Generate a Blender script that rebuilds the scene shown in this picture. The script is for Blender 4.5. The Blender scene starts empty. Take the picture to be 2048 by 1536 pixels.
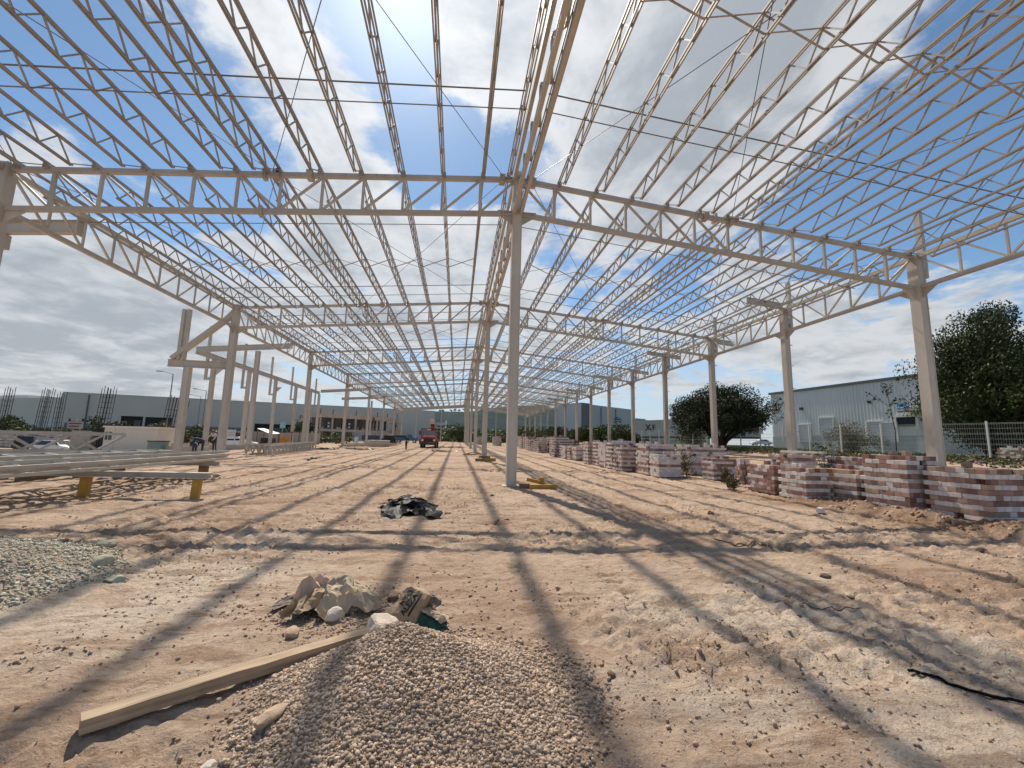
import bpy, bmesh, math, random
import numpy as np
from mathutils import Vector, Matrix, Euler

random.seed(7)
RNG = np.random.default_rng(11)
scene = bpy.context.scene
COL = scene.collection

# ------------------------------------------------------------------ camera
F_PX, YAW, PITCH, ROLL, CAM_H = 843.9, 0.1261, 0.1349, 0.0237, 1.6
def cam_axes():
    cy, sy, cp, sp = math.cos(YAW), math.sin(YAW), math.cos(PITCH), math.sin(PITCH)
    fwd = Vector((sy*cp, cy*cp, sp)); right = Vector((cy, -sy, 0)); up = right.cross(fwd)
    cr, sr = math.cos(ROLL), math.sin(ROLL)
    return right*cr + up*sr, up*cr - right*sr, fwd
CR, CU, CF = cam_axes()
cam_data = bpy.data.cameras.new('camera')
cam_data.sensor_width = 36.0
cam_data.lens = 36.0*F_PX/2048.0
cam_data.clip_start = 0.05
cam_data.clip_end = 20000
cam = bpy.data.objects.new('camera', cam_data)
cam.matrix_world = Matrix(((CR.x, CU.x, -CF.x, 0), (CR.y, CU.y, -CF.y, 0), (CR.z, CU.z, -CF.z, CAM_H), (0, 0, 0, 1)))
COL.objects.link(cam)
scene.camera = cam
CAM = Vector((0, 0, CAM_H))
def ray(px, py):
    return CF + CR*((px-1024)/F_PX) - CU*((py-768)/F_PX)
def atd(px, py, d):                       # point at depth d metres along the view axis
    return CAM + ray(px, py)*d

# ------------------------------------------------------------------ light
SUN_DIR = Vector((-0.155, 0.77, 1.0)).normalized()     # towards the sun
SUN_EL = math.asin(SUN_DIR.z)
SUN_AZ = math.atan2(SUN_DIR.x, SUN_DIR.y)
sun_data = bpy.data.lights.new('sun', 'SUN')
sun_data.energy = 5.0
sun_data.angle = math.radians(0.75)
sun_data.color = (1.0, 0.90, 0.76)
sun = bpy.data.objects.new('sun', sun_data)
sun.rotation_euler = (-SUN_DIR).to_track_quat('-Z', 'Y').to_euler()
sun.location = SUN_DIR*60
COL.objects.link(sun)

SKY_STRENGTH = 0.13
def build_world():
    w = bpy.data.worlds.new('World'); scene.world = w; w.use_nodes = True
    nt = w.node_tree; nt.nodes.clear(); N = nt.nodes.new; L = nt.links.new
    out = N('ShaderNodeOutputWorld'); bg = N('ShaderNodeBackground'); bg.inputs[1].default_value = SKY_STRENGTH
    L(bg.outputs[0], out.inputs[0])
    sky = N('ShaderNodeTexSky'); sky.sky_type = 'NISHITA'; sky.sun_disc = False
    sky.sun_elevation = SUN_EL; sky.sun_rotation = SUN_AZ
    sky.altitude = 1900; sky.air_density = 1.0; sky.dust_density = 1.0; sky.ozone_density = 1.0
    tc = N('ShaderNodeTexCoord'); nrm = N('ShaderNodeVectorMath'); nrm.operation = 'NORMALIZE'
    L(tc.outputs['Generated'], nrm.inputs[0])
    D = nrm.outputs[0]
    def math_(op, a, b=None, clamp=False):
        m = N('ShaderNodeMath'); m.operation = op; m.use_clamp = clamp
        for i, v in enumerate((a, b)):
            if v is None: continue
            if hasattr(v, 'default_value'): L(v, m.inputs[i])
            else: m.inputs[i].default_value = v
        return m.outputs[0]
    sep = N('ShaderNodeSeparateXYZ'); L(D, sep.inputs[0])
    zz = math_('ADD', math_('MAXIMUM', sep.outputs[2], 0.0), 0.16)
    comb = N('ShaderNodeCombineXYZ')
    L(math_('DIVIDE', sep.outputs[0], zz), comb.inputs[0]); L(math_('DIVIDE', sep.outputs[1], zz), comb.inputs[1])
    comb.inputs[2].default_value = 3.7
    def noise(scale, detail, rough, off=(0, 0, 0), dist=0.0):
        mp = N('ShaderNodeMapping'); mp.inputs['Location'].default_value = off
        L(comb.outputs[0], mp.inputs[0])
        n = N('ShaderNodeTexNoise'); n.inputs['Scale'].default_value = scale
        n.inputs['Detail'].default_value = detail; n.inputs['Roughness'].default_value = rough
        n.inputs['Distortion'].default_value = dist
        L(mp.outputs[0], n.inputs['Vector']); return n.outputs[0]
    n1 = noise(2.5, 8, 0.58, (3.1, 1.7, 0.0), 0.35)
    n2 = noise(9.0, 6, 0.62, (8.1, 4.7, 0.0), 0.2)
    n3 = noise(4.2, 7, 0.6, (0.4, 9.7, 0.0), 0.3)
    # where the cloud banks stand in the sky: (pixel direction, angular size, weight)
    banks = [((1290, 120), .34, .24), ((1560, 60), .34, .22), ((960, 90), .13, .26), ((560, 130), .18, .16), ((1250, 420), .20, .16),
             ((640, 330), .15, .20), ((720, 420), .16, .20), ((450, 30), .16, .14), ((700, 560), .25, .13), ((1000, 560), .25, .12),
             ((150, 560), .36, .22), ((60, 700), .36, .24), ((1500, 640), .22, .16), ((1750, 640), .16, .16), ((1960, 610), .14, .16), ((1480, 260), .16, .14), ((1760, 70), .22, .16),
             ((850, 620), .30, .10), ((1100, 700), .25, .08), ((500, 640), .2, .06), ((170, 230), .40, -.20), ((420, 250), .17, -.14), ((780, 60), .09, -.24), ((900, 260), .07, -.16), ((1920, 260), .32, -.26), ((1740, 480), .14, -.16),
             ((1120, 480), .08, -.10), ((300, 420), .16, -.08), ((1380, 560), .09, -.12), ((1640, 330), .10, -.08)]
    acc = None
    for (px, py), r, wgt in banks:
        c = ray(px, py).normalized()
        dv = N('ShaderNodeVectorMath'); dv.operation = 'DISTANCE'; L(D, dv.inputs[0]); dv.inputs[1].default_value = c
        mr = N('ShaderNodeMapRange'); mr.interpolation_type = 'SMOOTHSTEP'
        mr.inputs[1].default_value = r*0.15; mr.inputs[2].default_value = r*1.25
        mr.inputs[3].default_value = wgt; mr.inputs[4].default_value = 0.0
        L(dv.outputs['Value'], mr.inputs[0])
        acc = mr.outputs[0] if acc is None else math_('ADD', acc, mr.outputs[0])
    dens = math_('ADD', math_('ADD', n1, math_('MULTIPLY', math_('SUBTRACT', n2, 0.5), 0.34)), acc)
    cov = N('ShaderNodeMapRange'); cov.interpolation_type = 'SMOOTHSTEP'
    cov.inputs[1].default_value = 0.50; cov.inputs[2].default_value = 0.66
    L(dens, cov.inputs[0])
    # thick cloud turns grey underneath, thin edges stay bright
    thick = N('ShaderNodeMapRange'); thick.interpolation_type = 'SMOOTHSTEP'
    thick.inputs[1].default_value = 0.50; thick.inputs[2].default_value = 1.10
    L(math_('ADD', math_('ADD', dens, math_('MULTIPLY', math_('SUBTRACT', n3, 0.5), 1.5)), math_('MULTIPLY', math_('SUBTRACT', n2, 0.5), -0.5)), thick.inputs[0])
    # clouds scatter more light towards the viewer near the sun
    dt = N('ShaderNodeVectorMath'); dt.operation = 'DOT_PRODUCT'; L(D, dt.inputs[0]); dt.inputs[1].default_value = SUN_DIR
    glow = math_('POWER', math_('MAXIMUM', dt.outputs['Value'], 0.0), 12.0)
    bright = math_('ADD', 4.9, math_('MULTIPLY', glow, 2.6))
    cw = N('ShaderNodeMix'); cw.data_type = 'RGBA'
    cw.inputs[6].default_value = (1.0, 1.02, 1.04, 1); cw.inputs[7].default_value = (0.57, 0.615, 0.67, 1)
    L(thick.outputs[0], cw.inputs[0])
    cb = N('ShaderNodeVectorMath'); cb.operation = 'SCALE'; L(cw.outputs[2], cb.inputs[0]); L(bright, cb.inputs['Scale'])
    tint = N('ShaderNodeVectorMath'); tint.operation = 'MULTIPLY'; L(sky.outputs[0], tint.inputs[0]); tint.inputs[1].default_value = (0.80, 0.96, 0.98)
    mix = N('ShaderNodeMix'); mix.data_type = 'RGBA'
    L(math_('MULTIPLY', cov.outputs[0], 0.93), mix.inputs[0])
    hz = N('ShaderNodeMapRange'); hz.interpolation_type = 'SMOOTHSTEP'; hz.inputs[1].default_value = -0.02; hz.inputs[2].default_value = 0.34; hz.inputs[3].default_value = 0.85; hz.inputs[4].default_value = 0.0
    L(sep.outputs[2], hz.inputs[0])
    milk = N('ShaderNodeMix'); milk.data_type = 'RGBA'; L(hz.outputs[0], milk.inputs[0]); L(tint.outputs[0], milk.inputs[6]); milk.inputs[7].default_value = (3.9, 4.25, 4.6, 1)
    aur = math_('MULTIPLY', math_('POWER', math_('MAXIMUM', dt.outputs['Value'], 0.0), 60.0), 4.0)
    add = N('ShaderNodeVectorMath'); add.operation = 'ADD'; L(milk.outputs[2], add.inputs[0]); L(aur, add.inputs[1])
    L(add.outputs[0], mix.inputs[6]); L(cb.outputs[0], mix.inputs[7])
    L(mix.outputs[2], bg.inputs[0])
build_world()
scene.world.cycles.sampling_method = 'MANUAL'; scene.world.cycles.sample_map_resolution = 512
cy = scene.cycles
cy.max_bounces = 5; cy.diffuse_bounces = 3; cy.glossy_bounces = 2; cy.transmission_bounces = 2; cy.transparent_max_bounces = 4; cy.volume_bounces = 0
cy.use_adaptive_sampling = True; cy.adaptive_threshold = 0.02; cy.caustics_reflective = False; cy.caustics_refractive = False
vs = scene.view_settings
vs.view_transform = 'Standard'; vs.look = 'None'; vs.gamma = 1.0; vs.exposure = 0.14
try: vs.use_curve_mapping = False
except Exception: pass

# ------------------------------------------------------------------ materials
MATS = {}
def mat(name, col, rough=0.7, metal=0.0, var=0.0, scale=4.0, bump=0.0, bscale=None, col2=None, spec=0.5, objvar=0.0, detail=5, thr=None, coord='Object', stretch=None, emit=None):
    if name in MATS: return MATS[name]
    m = bpy.data.materials.new(name); m.use_nodes = True; MATS[name] = m
    nt = m.node_tree; b = nt.nodes['Principled BSDF']; N = nt.nodes.new; L = nt.links.new
    b.inputs['Roughness'].default_value = rough; b.inputs['Metallic'].default_value = metal
    b.inputs['Specular IOR Level'].default_value = spec
    c = (*col, 1)
    b.inputs['Base Color'].default_value = c
    if var or bump or col2:
        tc = N('ShaderNodeTexCoord'); src = tc.outputs[coord]
        if stretch:
            mp = N('ShaderNodeMapping'); mp.inputs['Scale'].default_value = stretch; L(src, mp.inputs[0]); src = mp.outputs[0]
        n = N('ShaderNodeTexNoise'); n.inputs['Scale'].default_value = scale; n.inputs['Detail'].default_value = detail
        L(src, n.inputs['Vector'])
        r = N('ShaderNodeValToRGB')
        lo, hi = thr or (0.3, 0.7)
        r.color_ramp.elements[0].position = lo; r.color_ramp.elements[1].position = hi
        if col2: r.color_ramp.elements[0].color = c; r.color_ramp.elements[1].color = (*col2, 1)
        else:
            r.color_ramp.elements[0].color = (*[x*(1-var) for x in col], 1); r.color_ramp.elements[1].color = (*[min(1, x*(1+var)) for x in col], 1)
        L(n.outputs[0], r.inputs[0]); last = r.outputs[0]
        if objvar:
            oi = N('ShaderNodeObjectInfo'); hsv = N('ShaderNodeHueSaturation')
            mr = N('ShaderNodeMapRange'); mr.inputs[3].default_value = 1-objvar; mr.inputs[4].default_value = 1+objvar
            L(oi.outputs['Random'], mr.inputs[0]); L(mr.outputs[0], hsv.inputs['Value']); L(last, hsv.inputs['Color']); last = hsv.outputs[0]
        L(last, b.inputs['Base Color'])
        if bump:
            nb = N('ShaderNodeTexNoise'); nb.inputs['Scale'].default_value = bscale or scale*4; nb.inputs['Detail'].default_value = 6
            L(src, nb.inputs['Vector']); bp = N('ShaderNodeBump'); bp.inputs['Strength'].default_value = bump; bp.inputs['Distance'].default_value = 0.02
            L(nb.outputs[0], bp.inputs['Height']); L(bp.outputs[0], b.inputs['Normal'])
    if emit:
        b.inputs['Emission Color'].default_value = (*emit[0], 1); b.inputs['Emission Strength'].default_value = emit[1]
    return m

def steel_mat(name, col, rust=.5):
    m = bpy.data.materials.new(name); m.use_nodes = True; MATS[name] = m; nt = m.node_tree; b = nt.nodes['Principled BSDF']; N = nt.nodes.new; L = nt.links.new
    b.inputs['Roughness'].default_value = .58; b.inputs['Specular IOR Level'].default_value = .3
    g = N('ShaderNodeNewGeometry'); oi = N('ShaderNodeObjectInfo')
    def nz(s_, d, st=None):
        n = N('ShaderNodeTexNoise'); n.inputs['Scale'].default_value = s_; n.inputs['Detail'].default_value = d; n.inputs['Roughness'].default_value = .65
        if st: mp = N('ShaderNodeMapping'); mp.inputs['Scale'].default_value = st; L(g.outputs['Position'], mp.inputs[0]); L(mp.outputs[0], n.inputs['Vector'])
        else: L(g.outputs['Position'], n.inputs['Vector'])
        return n.outputs[0]
    def rp(f, a, b_, ca, cb):
        r = N('ShaderNodeValToRGB'); r.color_ramp.elements[0].position = a; r.color_ramp.elements[1].position = b_; r.color_ramp.elements[0].color = ca; r.color_ramp.elements[1].color = cb; L(f, r.inputs[0]); return r.outputs[0]
    def mx(f, a, b_):
        x = N('ShaderNodeMix'); x.data_type = 'RGBA'; L(f, x.inputs[0]); L(a, x.inputs[6]); x.inputs[7].default_value = b_; return x.outputs[2]
    base = rp(nz(.9, 6, (1, 1, .35)), .3, .7, (*[c*.86 for c in col], 1), (*[min(1, c*1.08) for c in col], 1))
    base = mx(rp(nz(3.2, 7, (1, 1, .25)), .56, .74, (0, 0, 0, 1), (.55, .55, .55, 1)), base, (col[0]*.62, col[1]*.55, col[2]*.47, 1))
    base = mx(rp(nz(7.5, 6), .66, .73, (0, 0, 0, 1), (rust, rust, rust, 1)), base, (.19, .085, .04, 1))
    hs = N('ShaderNodeHueSaturation'); mr = N('ShaderNodeMapRange'); mr.inputs[3].default_value = .90; mr.inputs[4].default_value = 1.08; L(oi.outputs['Random'], mr.inputs[0]); L(mr.outputs[0], hs.inputs['Value']); L(base, hs.inputs['Color']); L(hs.outputs[0], b.inputs['Base Color']); return m
STEEL = steel_mat('cream_painted_steel', (0.52, 0.48, 0.42))
STEELP = steel_mat('cream_steel_shaded', (0.365, 0.335, 0.298), .3)  # darker copy of the cream steel; backlit underside shade is in the colour
STEELD = mat('cream_painted_steel_dusty', (0.42, 0.35, 0.28), 0.65, 0, var=0.25, scale=2.2, detail=8)
ROD = mat('dark_steel_rod', (0.16, 0.15, 0.14), 0.5, 0.4)
BOLT = mat('dark_bolt', (0.05, 0.045, 0.04), 0.6, 0.3)
DARK = mat('near_black_shade', (0.012, 0.014, 0.024), 0.7)  # near-black base colour standing in for the shade of unlit openings
RUBBER = mat('tyre_rubber', (0.02, 0.02, 0.02), 0.85)
GLASS = mat('dark_car_glass', (0.02, 0.025, 0.03), 0.08, 0, spec=0.8)
CHROME = mat('bright_metal', (0.6, 0.6, 0.6), 0.25, 0.9)

# ------------------------------------------------------------------ mesh helpers
ORG = {}
class MB:
    """collects shapes; build() links them as one mesh object"""
    def __init__(s): s.v = []; s.f = []; s.m = []
    def add(s, vs_, fs, mi=0):
        o = len(s.v); s.v += [tuple(p) for p in vs_]; s.f += [tuple(i+o for i in f) for f in fs]; s.m += [mi]*len(fs); return s
    def box(s, c, size, rz=0.0, mi=0):
        hx, hy, hz = size[0]/2, size[1]/2, size[2]/2; ca, sa = math.cos(rz), math.sin(rz)
        vs_ = [(c[0]+x*ca-y*sa, c[1]+x*sa+y*ca, c[2]+z) for z in (-hz, hz) for x, y in ((-hx, -hy), (hx, -hy), (hx, hy), (-hx, hy))]
        return s.add(vs_, [(3, 2, 1, 0), (4, 5, 6, 7), (0, 1, 5, 4), (1, 2, 6, 5), (2, 3, 7, 6), (3, 0, 4, 7)], mi)
    def box2(s, a, b, mi=0):
        return s.box([(a[i]+b[i])/2 for i in range(3)], [abs(b[i]-a[i]) for i in range(3)], 0, mi)
    def bar(s, p, q, w, h=None, up=(0, 0, 1), mi=0):
        p, q = Vector(p), Vector(q); h = h or w; d = (q-p).normalized(); u = Vector(up)
        if abs(d.dot(u)) > 0.98: u = Vector((0, 1, 0))
        x = d.cross(u).normalized(); y = x.cross(d).normalized()
        vs_ = [e + x*(a*w/2) + y*(b*h/2) for e in (p, q) for a, b in ((-1, -1), (1, -1), (1, 1), (-1, 1))]
        return s.add(vs_, [(3, 2, 1, 0), (4, 5, 6, 7), (0, 1, 5, 4), (1, 2, 6, 5), (2, 3, 7, 6), (3, 0, 4, 7)], mi)
    def tube(s, p, q, r, n=8, r2=None, mi=0, caps=True):
        p, q = Vector(p), Vector(q); d = (q-p).normalized(); u = Vector((0, 0, 1)) if abs(d.z) < 0.95 else Vector((1, 0, 0))
        x = d.cross(u).normalized(); y = d.cross(x).normalized(); r2 = r if r2 is None else r2
        vs_ = [e + (x*math.cos(2*math.pi*i/n) + y*math.sin(2*math.pi*i/n))*rr for e, rr in ((p, r), (q, r2)) for i in range(n)]
        fs = [(i, (i+1) % n, n+(i+1) % n, n+i) for i in range(n)]
        if caps: fs += [tuple(range(n))[::-1], tuple(range(n, 2*n))]
        return s.add(vs_, fs, mi)
    def path(s, pts, r, n=6, mi=0):
        for a, b in zip(pts[:-1], pts[1:]): s.tube(a, b, r, n, None, mi)
        return s
    def prism(s, pts, d, mi=0):             # polygon pts (3D, planar) extruded by vector d
        n = len(pts); d = Vector(d); vs_ = [Vector(p) for p in pts] + [Vector(p)+d for p in pts]
        return s.add(vs_, [tuple(range(n))[::-1], tuple(range(n, 2*n))] + [(i, (i+1) % n, n+(i+1) % n, n+i) for i in range(n)], mi)
    def mesh(s, name, org=(0, 0, 0), smooth=False):
        me = bpy.data.meshes.new(name); ox, oy, oz = org
        me.from_pydata([(x-ox, y-oy, z-oz) for x, y, z in s.v], [], s.f)
        if any(s.m): me.polygons.foreach_set('material_index', s.m)
        if smooth: me.polygons.foreach_set('use_smooth', [True]*len(s.f))
        return me
    def build(s, name, m, parent=None, smooth=False, org=None):
        if org is None: org = ORG.get(parent.name, (0, 0, 0)) if parent else (0, 0, 0)
        me = s.mesh(name, org, smooth)
        for x in (m if isinstance(m, (list, tuple)) else [m]): me.materials.append(x)
        return link(name, me, parent, (0, 0, 0) if parent else org, org)
def link(name, me, parent=None, loc=(0, 0, 0), org=None, rot=None):
    o = bpy.data.objects.new(name, me); COL.objects.link(o)
    if parent: o.parent = parent
    o.location = loc
    if rot: o.rotation_euler = rot
    if org is not None: ORG[o.name] = tuple(org)
    return o
def tag(o, label, cat, group=None, kind=None):
    o['label'] = label; o['category'] = cat
    if group: o['group'] = group
    o['kind'] = kind or o.get('kind') or 'thing'
    return o
def structure(o, label=None):
    o['kind'] = 'structure'
    if label: o['label'] = label
    return o
def thing(name, label, cat, loc, group=None):
    o = bpy.data.objects.new(name, None); COL.objects.link(o); o.location = loc; o.empty_display_size = 0.3
    ORG[o.name] = tuple(loc); return tag(o, label, cat, group)
def nparr_mesh(name, V, Fq, m, parent=None, smooth=False, org=(0, 0, 0), loc=None):
    V = np.asarray(V, np.float32) - np.asarray(org, np.float32); Fq = np.asarray(Fq, np.int32); k = Fq.shape[1]
    me = bpy.data.meshes.new(name); me.vertices.add(len(V)); me.vertices.foreach_set('co', V.ravel())
    me.loops.add(Fq.size); me.loops.foreach_set('vertex_index', Fq.ravel())
    me.polygons.add(len(Fq)); me.polygons.foreach_set('loop_start', np.arange(0, Fq.size, k, dtype=np.int32))
    me.polygons.foreach_set('loop_total', np.full(len(Fq), k, np.int32))
    if smooth: me.polygons.foreach_set('use_smooth', np.ones(len(Fq), bool))
    me.update(calc_edges=True)
    for x in (m if isinstance(m, (list, tuple)) else [m]): me.materials.append(x)
    return link(name, me, parent, (loc if loc is not None else (org if not parent else (0, 0, 0))), org)
ORD = ['first', 'second', 'third', 'fourth', 'fifth', 'sixth', 'seventh', 'eighth', 'ninth', 'tenth', 'eleventh', 'twelfth', 'thirteenth', 'fourteenth', 'fifteenth', 'sixteenth', 'seventeenth', 'eighteenth', 'nineteenth', 'twentieth']

# ------------------------------------------------------------------ noise + terrain
_T = RNG.random((512, 512))
def vnoise(x, y):
    xi = np.floor(x).astype(int); yi = np.floor(y).astype(int); fx = x-xi; fy = y-yi
    fx = fx*fx*fx*(fx*(fx*6-15)+10); fy = fy*fy*fy*(fy*(fy*6-15)+10)
    g = lambda a, b: _T[a & 511, b & 511]
    return (g(xi, yi)*(1-fx)+g(xi+1, yi)*fx)*(1-fy) + (g(xi, yi+1)*(1-fx)+g(xi+1, yi+1)*fx)*fy
def fbm(x, y, o=4, gain=0.5, lac=2.03):
    s = 0; a = 1; t = 0
    for i in range(o):
        s = s + a*(vnoise(x*lac**i+17.3*i, y*lac**i+5.1*i)-0.5); t += a; a *= gain
    return s/t
def sst(a, b, x):
    t = np.clip((x-a)/(b-a), 0, 1); return t*t*(3-2*t)
def macro(x, y):
    x = np.asarray(x, float); y = np.asarray(y, float)
    z = 0.009*np.clip(y-15, 0, 110)
    z = z + 1.1*sst(14.5, 24.5, x)*sst(-5, 6, y) - 0.034*np.clip(-15-x, 0, 30)
    return z
def gz(x, y): return float(macro(x, y))
GP = (-0.33, 3.05)      # foreground gravel heap
GL = (-5.55, 5.25)      # pale gravel heap at the left
def heap_fg(x, y):
    dx = x-GP[0]; dy = y-GP[1]; r = np.hypot(dx/np.where(dx > 0, 1.22, .95), dy/np.where(dy > 0, .75, 1.6)); r = r*(1+0.16*fbm(x*1.7+3, y*1.7, 3))
    return 0.42*(np.clip(1-np.sqrt(r*r+.004), 0, 1)**1.45)
def heap_left(x, y):
    r = np.hypot((x-GL[0])/1.95, (y-GL[1])/1.75)*(1+0.14*fbm(x*1.3+9, y*1.3, 3))
    return 0.57*np.clip(1-r, 0, 1)**1.1
def berm(x, y):
    a = sst(9.9, 10.9, x)*sst(13.4, 12.2, x)*sst(13.2, 11.3, y)*sst(4, 6.5, y)
    return a*(0.10+0.42*fbm(x*1.5, y*1.5, 4)+.10*sst(11.3, 10.5, x))
# ------------------------------------------------------------------ ground
def axis(segs):
    out = [segs[0][0]]
    for a, b, s0, s1 in segs:
        t = a
        n = max(1, int(round(abs(b-a)/((s0+s1)/2))))
        w = np.linspace(s0, s1, n); w = w*(b-a)/w.sum(); out += list(a+np.cumsum(w))
    return np.array(out)
xs = axis([(-7000, -600, 900, 120), (-600, -80, 70, 6), (-80, -16, 4, .5), (-16, -5, .3, .06), (-5, 5, .045, .045), (5, 14, .05, .12), (14, 40, .2, 1.2), (40, 130, 2, 8), (130, 600, 12, 70), (600, 7000, 120, 900)])
ys = axis([(-60, -4, 12, 1.0), (-4, 1.6, .5, .06), (1.6, 7, .035, .045), (7, 16, .05, .1), (16, 40, .12, .45), (40, 130, .5, 3), (130, 600, 5, 60), (600, 8000, 120, 900)])
GX, GY = np.meshgrid(xs, ys)
def track(x, y, pts, w, depth, tread, ph=0.0):
    """one wheel rut along a polyline given as x = f(y) or y = f(x) samples"""
    px = np.array([p[0] for p in pts]); py = np.array([p[1] for p in pts])
    if abs(py[-1]-py[0]) > abs(px[-1]-px[0]):
        o = np.argsort(py); c = np.interp(y, py[o], px[o]); d = x-c; inside = (y > py.min()) & (y < py.max()); s = y; end = sst(0, .6, y-py.min())*sst(0, .6, py.max()-y)
    else:
        o = np.argsort(px); c = np.interp(x, px[o], py[o]); d = y-c; inside = (x > px.min()) & (x < px.max()); s = x; end = sst(0, .6, x-px.min())*sst(0, .6, px.max()-x)
    a = np.abs(d)/w
    rut = -depth*sst(1.0, .6, a) + depth*.7*np.exp(-((a-1.25)/.28)**2)
    lug = tread*sst(1.0, .75, a)*np.sign(np.sin(s*2*np.pi/.17 + np.abs(d)/w*3.0+ph))*.5
    fade = .35+1.0*vnoise(s*.9+ph*7, d*.2+3+ph)
    return (rut+lug)*end*fade*inside
tracks = [([(-3.6, 6), (-2.9, 10), (-2.6, 18), (-3.5, 40)], .17, .03, .015), ([(-1.7, 8), (-1.0, 14), (-1.6, 40)], .17, .03, .015),
          ([(-12, 10.4), (-4, 10.9), (0, 11.0), (6, 12.4)], .18, .035, .028), ([(-10, 8.4), (-4, 8.9), (2, 8.5), (6, 9.3)], .18, .035, .028),
          ([(-6, 7.0), (-1, 7.0), (1.4, 6.3), (4, 6.4)], .17, .03, .028), ([(3.4, 4.0), (3.0, 7.0), (4.5, 12), (6.5, 25), (6.8, 60)], .18, .03, .016),
          ([(5.4, 5.0), (5.0, 8.0), (6.4, 13), (8.3, 25), (8.8, 60)], .18, .03, .016), ([(.75, 6.2), (.95, 5.0), (1.25, 4.1), (1.75, 3.2), (2.1, 2.5)], .15, .03, .045),
          ([(-8, 13.4), (-2, 13.1), (3, 13.6)], .18, .03, .015), ([(7.6, 5), (7.4, 9), (8.6, 14), (9.0, 22)], .17, .02, .012),
          ([(1.7, 6.0), (1.95, 4.6), (2.3, 3.6), (3.2, 2.5)], .15, .022, .03), ([(-3.9, 3.0), (-2.4, 3.6), (-1.9, 4.4)], .14, .012, .006), ([(-5, 20), (-6, 40), (-5, 70)], .2, .03, .01), ([(-3, 20), (-4, 40), (-3.2, 70)], .2, .03, .01)]
def detail(x, y):
    near = sst(60, 16, y)*sst(-40, -14, x)*sst(16, 11.5, x)
    z = .08*fbm(x*.33, y*.33, 3) + .045*fbm(x*1.3+4, y*1.3, 4) + .075*fbm(x*1.3+40, y*5.0, 4)*sst(4.0, 7.5, y)
    rough = sst(.46, .62, vnoise(x*.55+11, y*.55+3))
    z = z + (.065+.115*rough)*fbm(x*8.5, y*8.5, 4, .68) - .03*rough*np.clip(.12-np.abs(fbm(x*3.1+7, y*5.3, 3)), 0, 1)/.12
    for i, (p, w, d, t) in enumerate(tracks): z = z + track(x, y, p, w, d, t, i*1.3)
    return z*near + .25*fbm(x*.02, y*.02, 3)*sst(90, 160, np.hypot(x, y))
def full_ground(x, y):
    return macro(x, y) + detail(x, y)*(1-.8*(sst(0, .05, heap_fg(x, y)))) + heap_fg(x, y) + heap_left(x, y) + berm(x, y)
GZ = full_ground(GX, GY)
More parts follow.
